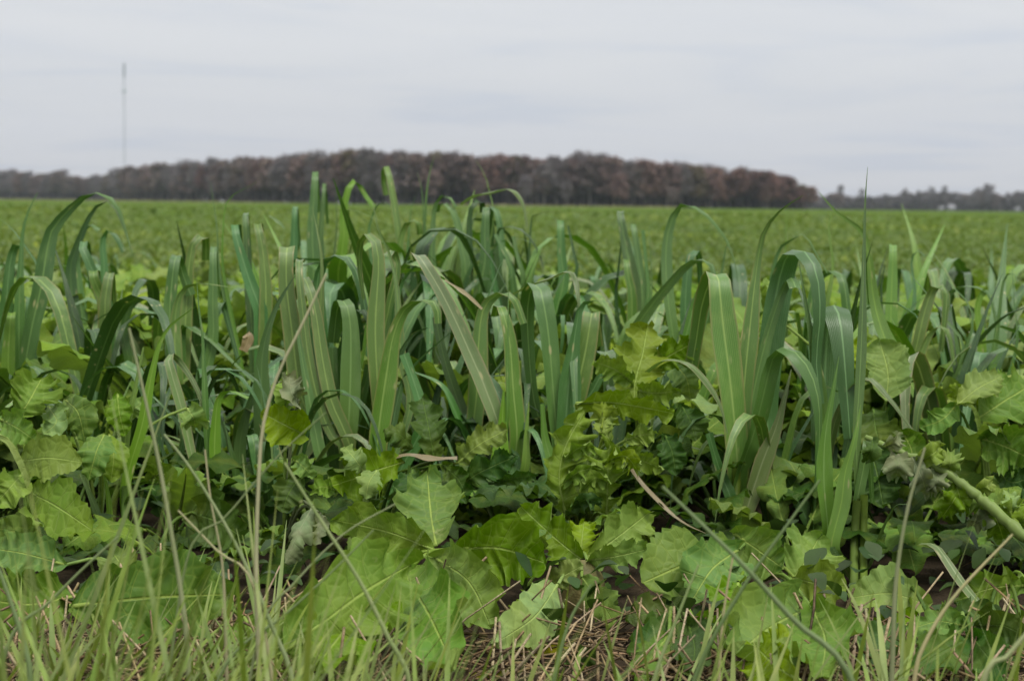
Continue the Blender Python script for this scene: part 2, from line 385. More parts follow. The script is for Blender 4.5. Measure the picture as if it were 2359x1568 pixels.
def noise2(x, y, seed=0, octs=4):
    s = np.zeros_like(x); a = 1.0
    r = np.random.RandomState(seed)
    for k in range(octs):
        for _ in range(3):
            th = r.rand() * 2 * np.pi; ph = r.rand() * 6.28; w = 2 ** k * (0.8 + 0.5 * r.rand())
            s = s + a * np.sin(w * (x * math.cos(th) + y * math.sin(th)) + ph) / 3
        a *= 0.55
    return s
ys = np.concatenate([np.linspace(-6, 0.5, 8), np.linspace(0.6, 2.6, 60), np.geomspace(2.7, 5200, 50)])
n = len(ys); mcol = 61
xs = np.linspace(-1, 1, mcol)[None, :] * (1.6 + 0.85 * np.maximum(ys, 0))[:, None]
Y = np.repeat(ys[:, None], mcol, 1)
Z = np.where((Y > 0.4) & (Y < 3), 0.005 * noise2(xs * 16, Y * 16, 3), 0.0) - 0.003
Z = np.minimum(Z, 0.0)
obj("ground", mesh_of("ground", np.stack([xs, Y, Z], -1).reshape(-1, 3), grid_faces(n, mcol), soil_mat()), kind="structure")

def canopy_h(y):
    "height of the crop's leafy top"
    return np.interp(y, [1.5, 2.4, 3.4, 5, 9, 30, 120, 700], [0.20, 0.215, 0.17, 0.135, 0.125, 0.12, 0.13, 0.16])
M_CAN = canopy_mat()
ys = np.geomspace(7.0, 1400, 180); mcol = 140
xs = np.linspace(-1, 1, mcol)[None, :] * (0.42 * ys + 3)[:, None]
Y = np.repeat(ys[:, None], mcol, 1)
lift = np.clip((Y - 7) / 8, 0.25, 1)
Z = (canopy_h(Y) - 0.045) * lift + 0.018 * noise2(xs * 5, Y * 5, 8, 3) + 0.012 * noise2(xs * 0.6, Y * 0.6, 9, 3)
obj("field", mesh_of("field", np.stack([xs, Y, Z], -1).reshape(-1, 3), grid_faces(len(ys), mcol), M_CAN), kind="structure")

# far crop: leaves nobody could count, one object
def many_leaves(C, L, W, az, el, droop, tint, n=5):
    "C base points, joined bent leaves: n x 3 vertices each"
    k = len(C); t = np.linspace(0, 1, n)
    ce = np.cos(el)[:, None]; se = np.sin(el)[:, None]
    hd = L[:, None] * (t[None] * ce + 0.0)
    vz = L[:, None] * (t[None] * se - droop[:, None] * t[None] ** 2)
    dirx, diry = np.cos(az)[:, None], np.sin(az)[:, None]
    wid = W[:, None] * np.sin(np.pi * np.clip(t, 0.06, 0.97) ** 0.85)[None]
    v = np.empty((k, n, 3, 3))
    for j, s in enumerate((-1, 0, 1)):
        v[:, :, j, 0] = C[:, 0:1] + hd * dirx - s * wid * diry
        v[:, :, j, 1] = C[:, 1:2] + hd * diry + s * wid * dirx
        v[:, :, j, 2] = C[:, 2:3] + vz + abs(s) * wid * 0.3
    f = grid_faces(n, 3)[None] + (np.arange(k) * n * 3)[:, None, None]
    uv = np.empty((k, n, 3, 2)); uv[..., 0] = np.array([-1, 0, 1])[None, None]; uv[..., 1] = t[None, :, None]
    return v.reshape(-1, 3), f.reshape(-1, 4)[:, ::-1], uv.reshape(-1, 2), np.repeat(tint, n * 3)
def far_crop():
    Vs, Fs, Us, Ts, MI, nn = [], [], [], [], [], 0
    mats = [radish_mat("field_leaf", (0.094, 0.144, 0.028), (0.19, 0.25, 0.10), (0.2, 0.26, 0.09), joined=True),
            radish_mat("field_leaf_lime", (0.165, 0.215, 0.028), (0.22, 0.27, 0.10), (0.26, 0.31, 0.1), joined=True),
            radish_mat("field_leaf_dark", (0.060, 0.105, 0.026), (0.10, 0.15, 0.06), (0.12, 0.17, 0.06), joined=True)]
    for y0, y1, cnt, Ls, Ws in ((5.6, 9, 24000, 0.045, 0.0095), (9, 16, 40000, 0.05, 0.011), (16, 32, 34000, 0.08, 0.019), (32, 90, 16000, 0.20, 0.06)):
        yy = np.sqrt(nrs.uniform(y0 ** 2, y1 ** 2, cnt)); xx = nrs.uniform(-1, 1, cnt) * (0.34 * yy + 0.3)
        patch = noise2(xx * 1.1, yy * 0.9, 21, 3)
        hh = canopy_h(yy) + 0.022 * patch
        z = hh * nrs.uniform(0.45, 0.92, cnt) ** 0.7
        L = Ls * nrs.uniform(0.6, 1.3, cnt); W = Ws * nrs.uniform(0.7, 1.3, cnt)
        el = nrs.uniform(0.1, 1.15, cnt); dr = nrs.uniform(0.1, 0.7, cnt)
        v, f, u, tn = many_leaves(np.stack([xx, yy, z - 0.35 * L], 1), L, W, nrs.uniform(0, 6.283, cnt), el, dr, nrs.rand(cnt), 5 if y0 < 16 else 4)
        Vs.append(v); Fs.append(f + nn); Us.append(u); Ts.append(tn); nn += len(v)
        kind = np.where(patch + nrs.normal(0, 0.5, cnt) > 0.95, 1, np.where(patch + nrs.normal(0, 0.5, cnt) < -0.9, 2, 0))
        MI.append(np.repeat(kind, len(f) // cnt))
    o = obj("cover_crop", mesh_of("cover_crop", np.vstack(Vs), np.vstack(Fs), mats, np.vstack(Us), True, np.concatenate(MI), np.concatenate(Ts)))
    tag(o, "low green cover crop stretching back to the far woods", "crop", kind="stuff")
far_crop()

# pale grass margin in front of the woods
def margin():
    cnt = 5000
    xx = nrs.uniform(-400, 60, cnt); yy = np.interp(xx, [-400, -230, 0, 130], [1180, 880, 625, 650]) + nrs.uniform(-14, 6, cnt)
    L = nrs.uniform(0.5, 1.0, cnt)
    v, f, u, tn = many_leaves(np.stack([xx, yy, np.zeros(cnt)], 1), L, L * 0.35, nrs.uniform(0, 6.28, cnt), nrs.uniform(1.0, 1.5, cnt), nrs.uniform(0, 0.3, cnt), nrs.rand(cnt), 3)
    o = obj("dry_grass_margin", mesh_of("dry_grass_margin", v, f, plain_mat("dry_margin", (0.26, 0.23, 0.11), 0.8, 0.3, 0.5, joined=True), u, True, None, tn))
    tag(o, "pale strip of dry grass along the foot of the woods", "grass", kind="stuff")
margin()

# ------------------------------------------------------------------ woods
M_BARK = plain_mat("bark", (0.26, 0.235, 0.22), 0.9, 0.4, 1.2)
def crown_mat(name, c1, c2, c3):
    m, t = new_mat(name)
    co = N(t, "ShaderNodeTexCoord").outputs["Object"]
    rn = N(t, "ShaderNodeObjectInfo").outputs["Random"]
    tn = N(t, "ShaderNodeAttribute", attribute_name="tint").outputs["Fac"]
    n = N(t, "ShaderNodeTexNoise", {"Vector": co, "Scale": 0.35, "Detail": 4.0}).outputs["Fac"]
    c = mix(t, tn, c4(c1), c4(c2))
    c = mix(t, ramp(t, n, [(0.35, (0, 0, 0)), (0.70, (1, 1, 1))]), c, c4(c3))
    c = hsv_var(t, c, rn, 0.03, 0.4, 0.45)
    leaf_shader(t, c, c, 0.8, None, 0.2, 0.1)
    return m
CROWN = {
 'rust': crown_mat("rust_leaves", (0.153, 0.097, 0.086), (0.219, 0.135, 0.111), (0.133, 0.097, 0.095)),
 'brown': crown_mat("brown_leaves", (0.143, 0.104, 0.096), (0.202, 0.147, 0.123), (0.118, 0.098, 0.098)),
 'grey': crown_mat("grey_twigs", (0.154, 0.135, 0.140), (0.226, 0.202, 0.203), (0.136, 0.122, 0.129)),
 'olive': crown_mat("olive_leaves", (0.109, 0.088, 0.055), (0.153, 0.126, 0.073), (0.093, 0.075, 0.059)),
}
def trunk_mesh(seed, h):
    r = random.Random(seed); mb = MB()
    n = 7; P = [np.array([0.0, 0, -0.3])]
    for k in range(1, n): P.append(np.array([r.uniform(-.25, .25) * k / 3, r.uniform(-.25, .25) * k / 3, h * 0.72 * k / (n - 1)]))
    v, f, u = tube(P, np.linspace(0.30, 0.07, n), 6); mb.add(v, f, u)
    for k in range(9):
        b = P[2 + k % 4] if k > 3 else P[3]
        a = r.uniform(0, 6.28); L = h * r.uniform(0.16, 0.30); up = r.uniform(0.5, 1.1)
        q = [b, b + np.array([math.cos(a) * L * .45, math.sin(a) * L * .45, up * L * .45]), b + np.array([math.cos(a) * L * .8, math.sin(a) * L * .8, up * L * 1.05])]
        v, f, u = tube(q, [0.11, 0.07, 0.03], 4); mb.add(v, f, u)
    return mb.mesh("trunk", M_BARK)
def crown_mesh(seed, h, kind):
    r = np.random.RandomState(seed); bare = kind == 'grey'
    lumps = []
    for k in range(34):
        a = r.uniform(0, 6.28); zz = r.uniform(0.30, 0.92)
        prof = math.sin(math.pi * min(1, max(0, (zz - 0.08) / 0.98))) ** 0.6
        rad = h * 0.27 * prof * math.sqrt(r.uniform(0.02, 1))
        lumps.append((rad * math.cos(a), rad * math.sin(a), h * zz, h * r.uniform(0.08, 0.14)))
    lumps += [(h * r.uniform(-.06, .06), h * r.uniform(-.06, .06), h * 0.90, h * 0.09)]
    V, T = [], []
    per = 44 if bare else 34
    for (x, y, z, s) in lumps:
        d = norm(r.normal(size=(per, 3))); d[:, 2] = np.abs(d[:, 2]) * 1.0 - 0.25
        c = np.array([x, y, z]) + d * (s * r.uniform(0.2, 1.35, (per, 1)))
        tn = r.uniform(0.3, 0.7)
        for p, dd in zip(c, d):
            if bare:      # twig sprays: thin upright slivers
                a = norm(dd + r.normal(size=3) * 0.5 + np.array([0, 0, 0.7])) * r.uniform(0.8, 1.6); b = norm(np.cross(a, r.normal(size=3))) * r.uniform(0.10, 0.26)
            else:
                a = norm(r.normal(size=3)) * r.uniform(0.45, 0.95); b = norm(np.cross(a, r.normal(size=3))) * r.uniform(0.4, 0.8)
            V += [p - a * (0.15 if bare else 1) - b, p - a * (0.15 if bare else 0.6) + b, p + a + b * 0.4, p + a * 0.7 - b * 0.6]
            T += [min(1, max(0, tn + r.normal(0, 0.2)))] * 4
    for k in range(260):          # fine bare twigs poking out of the crown
        a = r.uniform(0, 6.28); q = r.uniform(0.2, 1); rr = h * 0.29 * math.sqrt(r.rand()); zz = h * (0.97 - 0.35 * (rr / (h * 0.29)) ** 2) * r.uniform(0.72, 1.0)
        p = np.array([rr * math.cos(a), rr * math.sin(a), zz]); d = norm(np.array([math.cos(a) * .5, math.sin(a) * .5, 0.9]) + r.normal(size=3) * .3) * r.uniform(1.0, 2.6); b = norm(np.cross(d, r.normal(size=3))) * 0.075
        V += [p - d * .3 - b, p - d * .3 + b, p + d + b * .2, p + d - b * .2]; T += [r.rand()] * 4
    V = np.array(V); F = np.arange(len(V)).reshape(-1, 4)
    return mesh_of("crown_" + kind, V, F, CROWN[kind], np.zeros((len(V), 2)), False, None, np.array(T))
TRUNKS = [trunk_mesh(40 + k, 19.0) for k in range(4)]
CROWNS = {k: [crown_mesh(60 + 10 * i + j, 20.0, k) for j in range(3)] for i, k in enumerate(CROWN)}

TOP = [(-30, 402), (0, 396), (60, 394), (140, 398), (250, 405), (262, 388), (300, 388), (312, 398), (345, 381), (400, 380), (480, 371), (560, 367), (620, 366), (690, 359), (790, 352), (850, 346), (905, 352), (960, 360), (1020, 356), (1060, 354), (1100, 362), (1180, 359), (1270, 366), (1310, 361), (1360, 362), (1390, 356), (1420, 366), (1460, 377), (1500, 374), (1560, 375), (1620, 384), (1660, 393), (1720, 388), (1770, 402), (1815, 414), (1835, 428), (1870, 424)]
TX, TY = zip(*TOP)
LBL = {'rust': "rust-brown oak keeping its leaves", 'brown': "dull brown leafy tree", 'grey': "grey leafless tree", 'olive': "olive-tinted tree"}
def base_y(px): return 784 - 312 + (px - 1179) * 0.0120 + 3.0
def dist(px): return float(np.interp(px, [0, 250, 330, 600, 850, 1500, 1840, 1900], [1250, 1150, 960, 760, 660, 660, 700, 720]))
def plant_tree(px, D, h, kind, wide=1.0, label=None, group=None, name="tree"):
    g = on_ground(px, D)
    sec = ["at the low left end of the woods", "under and beside the mast", "on the rising left half of the woods", "in the tallest stretch of the woods", "on the falling right half of the woods", "at the right end of the woods"][min(5, sum(px > q for q in (230, 380, 780, 1150, 1620)))]
    t = thing(name, label or LBL[kind] + " " + sec, "tree", g, group or kind + " trees " + sec)
    a = rnd.uniform(0, 6.28)
    o = obj("trunk", TRUNKS[rnd.randrange(4)], t); o.scale = (h / 20,) * 3; o.rotation_euler = (0, 0, a)
    o = obj("crown", CROWNS[kind][rnd.randrange(3)], t); o.scale = (h / 20 * wide, h / 20 * wide, h / 20); o.rotation_euler = (0, 0, a)
    return t
px = -35.0
kinds = ['rust', 'brown', 'grey', 'brown', 'grey', 'grey', 'olive', 'brown', 'rust', 'grey']
RUSTY = [(680, 720), (1110, 1270), (1370, 1410), (1480, 1570), (1600, 1830)]
k = 0
while px < 1842:
    D = dist(px)
    top = float(np.interp(px, TX, TY)) + rnd.choice([rnd.uniform(-5, 3), rnd.uniform(-2, 12)])
    h = (base_y(px) - top) * D / FPX * 1.02
    kind = kinds[rnd.randrange(len(kinds))]
    if any(a < px < b for a, b in RUSTY) and rnd.random() < 0.75: kind = 'rust'
    if px < 620 and kind == 'rust' and rnd.random() < 0.6: kind = 'grey'
    plant_tree(px, D + rnd.uniform(-4, 14), h, kind, rnd.uniform(0.85, 1.1))
    px += rnd.uniform(9, 17); k += 1
# a second row fills the wood
px = -30.0
while px < 1815:
    D = dist(px) + rnd.uniform(22, 45)
    h = (base_y(px) - float(np.interp(px, TX, TY)) - rnd.uniform(4, 16)) * D / FPX
    plant_tree(px, D, h, kinds[rnd.randrange(len(kinds))], rnd.uniform(1.0, 1.2))
    px += rnd.uniform(17, 26)
# small edge trees in front, trunks and low crowns
px = 300.0
while px < 1830:
    D = dist(px) - rnd.uniform(6, 16)
    h = (base_y(px) - float(np.interp(px, TX, TY))) * rnd.uniform(0.45, 0.72) * D / FPX
    plant_tree(px, D, h, rnd.choice(['grey', 'brown', 'rust']), rnd.uniform(0.7, 0.9))
    px += rnd.uniform(70, 130)
plant_tree(1858, 705, 9.5, 'rust', 1.0, "lone rust-topped tree just past the right end of the woods", "the lone edge tree")
plant_tree(1337, 665, 21, 'grey', 0.7); plant_tree(1320, 668, 20.5, 'grey', 0.7)
plant_tree(1745, 700, 14.8, 'grey', 0.8); plant_tree(1700, 690, 16.5, 'grey', 0.8)
# brush under the trees
def brush():
    cnt = 30000
    px = nrs.uniform(-40, 1850, cnt)
    D = np.interp(px, [0, 250, 330, 600, 850, 1500, 1840, 1900], [1250, 1150, 960, 760, 660, 660, 700, 720]) + nrs.uniform(12, 50, cnt)
    top = (np.interp(px, [-40, 250, 850, 1600, 1770, 1850], [11.0, 12., 14.5, 11., 8.0, 2.0])) * nrs.uniform(0.1, 1.0, cnt)
    x = (px - 1179) / FPX * D
    V = np.empty((cnt, 4, 3)); c = np.stack([x, D, top], 1)
    a = nrs.normal(size=(cnt, 3)) * 0.5 + np.array([0, 0, 1.0]); b = nrs.normal(size=(cnt, 3)) * 0.42
    V[:, 0] = c - a - b; V[:, 1] = c - a + b; V[:, 2] = c + a + b; V[:, 3] = c + a - b
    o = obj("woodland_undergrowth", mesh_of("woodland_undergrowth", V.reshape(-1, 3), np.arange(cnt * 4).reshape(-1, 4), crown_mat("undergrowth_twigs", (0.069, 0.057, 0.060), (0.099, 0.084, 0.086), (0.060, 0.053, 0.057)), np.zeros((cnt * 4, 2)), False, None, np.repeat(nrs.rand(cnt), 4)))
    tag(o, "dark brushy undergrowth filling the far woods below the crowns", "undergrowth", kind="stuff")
brush()
def far_brush():
    cnt = 5000
    px = nrs.uniform(1835, 2400, cnt); D = nrs.uniform(1340, 1420, cnt)
    top = 9.0 * nrs.uniform(0.05, 1, cnt)
    c = np.stack([(px - 1179) / FPX * D, D, top], 1); V = np.empty((cnt, 4, 3))
    a = nrs.normal(size=(cnt, 3)) * 0.5 + np.array([0, 0, 1.3]); b = nrs.normal(size=(cnt, 3)) * 0.9
    V[:, 0] = c - a - b; V[:, 1] = c - a + b; V[:, 2] = c + a + b; V[:, 3] = c + a - b
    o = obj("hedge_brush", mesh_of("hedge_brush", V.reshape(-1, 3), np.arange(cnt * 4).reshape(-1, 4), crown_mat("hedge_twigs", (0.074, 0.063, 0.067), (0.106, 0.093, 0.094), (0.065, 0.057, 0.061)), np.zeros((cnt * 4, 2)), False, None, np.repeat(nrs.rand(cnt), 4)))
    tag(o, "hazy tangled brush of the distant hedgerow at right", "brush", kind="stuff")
far_brush()
# hedgerow far away on the right
FR = [(1885, 452), (1900, 446), (1925, 436), (1950, 450), (2000, 452), (2060, 446), (2110, 442), (2160, 444), (2200, 448), (2250, 438), (2300, 446), (2340, 440), (2375, 438)]
FX, FY = zip(*FR)
px = 1884.0
while px < 2385:
    D = rnd.uniform(1330, 1400)
    h = (base_y(px) - float(np.interp(px, FX, FY)) + rnd.uniform(-8, 3)) * D / FPX
    plant_tree(px, D, max(4, h), rnd.choice(['grey', 'grey', 'brown', 'grey']), rnd.uniform(0.7, 1.2),
               "small hazy tree in the distant hedgerow at right", "trees of the distant hedgerow")
    px += rnd.uniform(7, 13)
for px, y in ((1926, 428), (1975, 436), (2075, 436), (2135, 432), (2165, 430), (2262, 425), (2272, 428), (2240, 434), (2105, 440)):
    plant_tree(px, 1350, (base_y(px) - y) * 1350 / FPX, 'grey', 0.55, "tall thin bare tree standing above the distant hedgerow", "bare trees above the distant hedgerow")

# farmhouses before the hedgerow
M_SIDING = plain_mat("white_siding", (0.27, 0.27, 0.28), 0.6, 0.08, 2.0)
M_ROOF = plain_mat("grey_roof", (0.22, 0.22, 0.24), 0.8, 0.2, 2.0)
M_GLASSD = plain_mat("dark_window", (0.03, 0.035, 0.045), 0.15, 0.1, 1.0)
def box(mb, x0, x1, y0, y1, z0, z1):
    v = [(x, y, z) for z in (z0, z1) for y in (y0, y1) for x in (x0, x1)]
    mb.add(v, [(2, 3, 1, 0), (5, 7, 6, 4), (1, 5, 4, 0), (3, 7, 5, 1), (2, 6, 7, 3), (0, 4, 6, 2)])
def house(px, D, w, d, h, label):
    t = thing("farmhouse", label, "house", on_ground(px, D))
    mb = MB(); box(mb, -w / 2, w / 2, 0, d, 0, h); obj("wall", mb.mesh("wall", M_SIDING, False), t)
    mb = MB(); o = 0.4
    mb.add([(-w / 2 - o, -o, h), (w / 2 + o, -o, h), (w / 2 + o, d + o, h), (-w / 2 - o, d + o, h), (-w / 2 - o, d / 2, h + d * .38), (w / 2 + o, d / 2, h + d * .38)], [(0, 1, 5, 4), (2, 3, 4, 5), (0, 4, 3, 3), (1, 2, 5, 5)])
    obj("roof", mesh_of("roof", mb.v[0], [(0, 1, 5, 4), (2, 3, 4, 5), (0, 4, 3), (1, 2, 5), (0, 3, 2, 1)], M_ROOF, None, False), t)
    for k in range(3):
        mb = MB(); x = (-0.32 + 0.32 * k) * w; box(mb, x - .5, x + .5, -0.06, 0.05, h * .38, h * .72); obj("window", mb.mesh("window", M_GLASSD, False), t)
house(2183, 1320, 4.6, 5, 2.9, "small white farmhouse in front of the distant hedgerow")
house(2160, 1325, 3.2, 4, 2.0, "low white shed just left of the distant farmhouse")
house(2334, 1325, 3.0, 4, 2.0, "faint white outbuilding in the hedgerow near the right edge")

# radio mast
M_MAST = plain_mat("galvanised_steel", (0.30, 0.37, 0.37), 0.6, 0.1, 0.2)
def mast():
    D = 2400.0; g = on_ground(289, D); H = (base_y(289) - 152) * D / FPX
    t = thing("radio_mast", "slender pale guyed radio mast rising behind the woods at left", "mast", g)
    mb = MB(); s = 1.05; c3 = [(s * math.cos(a), s * math.sin(a)) for a in (0.5, 0.5 + 2.094, 0.5 + 4.189)]
    for x, y in c3:
        v, f, u = tube([(x, y, 0), (x, y, H * .93)], 0.16, 5); mb.add(v, f, u)
    z = 0.0; st = 3.0
    while z < H * .93 - st:
        for i in range(3):
            a, b = c3[i], c3[(i + 1) % 3]
            v, f, u = tube([(a[0], a[1], z), (b[0], b[1], z + st)], 0.09, 3); mb.add(v, f, u)
        z += st
    o = obj("lattice", mb.mesh("lattice", M_MAST), t)
    mb = MB(); v, f, u = tube([(0, 0, H * .9), (0, 0, H)], [1.5, 1.5], 8); mb.add(v, f, u); obj("antenna", mb.mesh("antenna", M_MAST), t)
    hz = H * (base_y(289) - 215) / (base_y(289) - 152)
    mb = MB()
    v, f, u = tube([(0, 0, hz - 1.8), (0, 0, hz - .9), (0, 0, hz + .9), (0, 0, hz + 1.8)], [1.2, 3.0, 3.0, 1.2], 10); mb.add(v, f, u)
    obj("platform", mb.mesh("platform", M_MAST), t)
    for k in range(3):
        a = 0.5 + 2.094 * k; mb = MB()
        for zz, rr in ((H * .88, 95), (H * .5, 60)):
            v, f, u = tube([(1.2 * math.cos(a), 1.2 * math.sin(a), zz), (rr * math.cos(a), rr * math.sin(a), 0)], 0.02, 3); mb.add(v, f, u)
        obj("guy_wire", mb.mesh("guy_wire", M_MAST), t)
mast()

def haze():
    m, t = new_mat("air")
    v = N(t, "ShaderNodeVolumePrincipled", {"Color": (0.78, 0.84, 1.0, 1), "Density": HAZE, "Anisotropy": 0.2})
    t.links.new(v.outputs[0], N(t, "ShaderNodeOutputMaterial").inputs["Volume"])
    mb = MB(); box(mb, -4500, 4500, -30, 5300, -1.5, 230)
    o = obj("haze", mb.mesh("haze", m, False))
    tag(o, "thin autumn haze hanging over the field", "haze", kind="stuff")
HAZE = 0.00008
haze()
# ------------------------------------------------------------------ cereal (wide-bladed grass) leaves
def ribbon(P, W0, w, mat, tip=0.0, seed=0, n=22, keel=0.16, base=0.5, name="leaf", basefrac=0.18):
    "a leaf blade along P; W0 its width direction; w full width in metres"
    r = np.random.RandomState(seed)
    C = spline(P, n); T = norm(np.gradient(C, axis=0))
    tl = np.linspace(0, 1, n)
    W0 = np.asarray(W0, float)
    if W0.ndim == 1: W0 = np.repeat(W0[None], n, 0)
    tw = r.uniform(-0.25, 0.25) * (tl - 0.4)
    Wd = norm(W0 - T * (W0 * T).sum(1, keepdims=True))
    Nn = norm(np.cross(Wd, T))
    Wd = Wd * np.cos(tw)[:, None] + Nn * np.sin(tw)[:, None]; Nn = norm(np.cross(Wd, T))
    up = np.interp(tl, [0, basefrac, 0.45, 0.62], [base, 0.72, 0.97, 1.0])
    dn = np.interp(tl, [0, 0.55, 0.75, 0.9, 1.0], [1, 1, 0.5 * tip + 0.5 * 0.86, tip * 0.6 + 0.4 * 0.48, max(tip, 0.03)])
    hw = 0.5 * w * up * dn * (1 + 0.04 * np.sin(tl * r.uniform(5, 12) + r.uniform(0, 6)))
    s = np.array([-1, -0.52, 0, 0.52, 1.0])
    lift = keel * np.abs(s) * (1 - 0.25 * np.abs(s)) * 2
    ph = r.uniform(0, 6.28, 2); fr = r.uniform(9, 20)
    rip = 0.10 * np.sin(tl[:, None] * fr + np.where(s < 0, ph[0], ph[1])[None]) * (np.abs(s) ** 2)[None]
    v = C[:, None] + Wd[:, None] * (hw[:, None] * s[None])[..., None] + Nn[:, None] * (hw[:, None] * (lift[None] + rip))[..., None]
    ln = np.concatenate([[0], np.cumsum(np.linalg.norm(np.diff(C, axis=0), axis=1))])
    uv = np.stack([np.broadcast_to(s * 0.5 + 0.5, (n, 5)), np.repeat(ln[:, None], 5, 1)], -1).reshape(-1, 2)
    return mesh_of(name, v.reshape(-1, 3), grid_faces(n, 5), mat, uv)

_seed = [100]
def nseed(): _seed[0] += 1; return _seed[0]

def hero_plant(label, basepx, D, blades, group=None, cat="grass plant", name="cereal_plant", stem=None):
    """one wide-bladed cereal plant; blades = (points [(px,py,dz cm)], width px, yaw deg, material key, tip)"""
    g = on_ground(basepx, D)
    t = thing(name, label, cat, g, group)
    stem_top = None
    for b in blades:
        pts, w, yaw, mk = b[:4]; tip = b[4] if len(b) > 4 else 0.0; fly = len(b) > 5
        P = [at(p[0], p[1], D + (p[2] if len(p) > 2 else 0) / 100.0) for p in pts]
        if tip >= 0.8 and not fly and len(pts) <= 5:      # let the folded end hang behind
            x, y, z = P[-1]; q0 = P[-1] - CAMP; k1 = 1 + .016 / D; P += [CAMP + q0 * k1 + np.array([.002, 0, -.018]), CAMP + q0 * (1 + .022 / D) + np.array([.005, 0, -.055])]; tip = 0.35
        wm = w * D / FPX / (0.35 + 0.65 * abs(math.cos(R(yaw))))
        if not fly and P[0][2] > 0.012:
            h = P[0][2]                                            # carry the sheath down to the crown of the plant
            q = g + (P[0] - g) * np.array([0.45, 0.45, 0]) ; q[2] = h * 0.5
            P = [g + np.array([rnd.uniform(-.006, .006), rnd.uniform(-.006, .006), 0.0]), q] + P
        P = np.array(P) - g
        yv = R(yaw)
        obj("leaf", ribbon(P, (math.cos(yv), math.sin(yv), 0), wm, CM[mk], tip, nseed(), 26 if len(P) > 5 else 18), t)
    if stem:
        for (pts, rad) in stem:
            P = np.array([at(p[0], p[1], D - 0.004) for p in pts]) - g
            P[-1][2] = min(P[-1][2], 0.0)
            v, f, u = tube(spline(P, 8), rad * D / FPX, 8)
            obj("stem", mesh_of("stem", v, f, M_SHEATH, u), t)
    return t

def curve_up(x0, y0, x1, y1, bow=0):
    return [(x0, y0), ((x0 + x1) / 2 + bow, (y0 + y1) / 2), (x1, y1)]

# --- front right clump
hero_plant("wide grass clump right of centre, its broadest leaf folded flat-topped", 1692, 1.63, [
  ([(1698, 1085, 0), (1690, 960, 0), (1678, 850, 0), (1664, 740, 0), (1656, 655, 0), (1652, 634, .8), (1638, 642, 2.6), (1617, 700, 3.6), (1604, 780, 4.2), (1592, 850, 4.5)], 66, 8, 'p', .5),
  ([(1704, 1085, 1), (1713, 900, 1), (1722, 800, 1), (1735, 680, 1), (1745, 600, 1), (1757, 540, .5), (1775, 508, 0), (1802, 480, -1), (1850, 450, -2)], 44, 15, 'p'),
  ([(1702, 1092, -.5), (1735, 1000, -1), (1760, 900, -2), (1778, 830, -2), (1798, 800, -2.5), (1828, 808, -3.5), (1862, 848, -4), (1882, 905, -4.5), (1888, 965, -4.5), (1884, 1065, -4.5), (1877, 1160, -4.2), (1873, 1225, -4)], 52, 42, 'g'),
  ([(1712, 1195, -1), (1732, 1134, -1), (1757, 1060, -1.5), (1787, 984, -1.5), (1808, 909, -1.5), (1822, 850, -1)], 46, 20, 'e', .0),
  ([(1683, 1150, -1), (1668, 1110, -1), (1650, 1060, -1.5), (1632, 997, -2)], 27, 10, 'b', .7),
  ([(1718, 1000, 2), (1740, 880, 2), (1765, 780, 2), (1790, 700, 2), (1808, 655, 2), (1822, 640, 1), (1832, 662, -1)], 40, 30, 'g', .6),
 ], stem=[([(1698, 1062), (1694, 1150), (1690, 1290)], 11)])
hero_plant("broad arching grass clump at right, two wide leaves bent over like a hood", 1880, 1.66, [
  ([(1770, 1000, 3), (1768, 850, 3), (1780, 720, 3), (1800, 620, 3), (1822, 577, 1), (1848, 576, -.5), (1872, 605, -2), (1886, 660, -2.5), (1888, 740, -2.5), (1880, 830, -2), (1890, 930, -2)], 66, 28, 'b', .3),
  ([(1895, 1100, 3), (1898, 900, 4), (1906, 760, 3.5), (1918, 703, 1.5), (1934, 735, -.5), (1944, 820, -1.5), (1950, 900, -1.5), (1958, 1010, -1.5)], 84, 8, 'b', .35),
  ([(1897, 1060, 0), (1890, 950, -1), (1880, 860, -1.5), (1866, 765, -2), (1852, 680, -2), (1839, 600, -2)], 34, 12, 'g'),
  ([(1900, 1080, 1), (1930, 950, 0), (1990, 866, -2), (2052, 922, -3), (2097, 984, -3), (2140, 1036, -3)], 28, 35, 'e', .1),
 ], stem=[([(1873, 1228), (1874, 1300)], 9)])
hero_plant("upright grass shoot at right ending in a needle tip above the horizon", 1982, 1.50, [
  ([(1975, 1150, 0), (1972, 1000, 0), (1978, 900, 0), (1984, 780, 0), (1988, 640, 0), (1990, 540, 0), (1993, 450, 0), (1998, 385, 0)], 25, 15, 'g'),
  ([(1915, 1260, -1), (1937, 1160, -1), (1947, 1085, -1), (1968, 1010, -1), (1982, 932, -1)], 42, 12, 'y'),
  ([(1912, 1290, 1), (1905, 1200, 1), (1897, 1100, 1), (1901, 1000, 1), (1918, 900, 1), (1932, 820, 1)], 38, 15, 'g'),
  ([(1975, 1150, 0), (1988, 1080, 0), (2000, 1015, 0)], 30, 18, 'g', .8),
  ([(2000, 1300, -1), (2030, 1220, -2), (2060, 1165, -3), (2090, 1160, -4)], 18, 50, 'g', .2),
 ], stem=[([(1974, 1150), (1968, 1250), (1966, 1370)], 10), ([(1990, 1140), (1988, 1250), (1990, 1370)], 9)])
hero_plant("leaning grass plant behind the right needle shoot, long leaf arching leftward to a thin tip", 2185, 1.85, [
  ([(2192, 1034, 0), (2122, 924, 0), (2063, 823, 0), (2034, 770, 0), (2012, 690, 0), (1998, 570, -1), (1983, 533, -1), (1966, 517, -2), (1925, 488, -3), (1886, 443, -4)], 36, 20, 'y'),
  ([(2160, 960, 2), (2110, 900, 2), (2060, 862, 1), (2010, 858, 0)], 18, 40, 'g'),
 ])
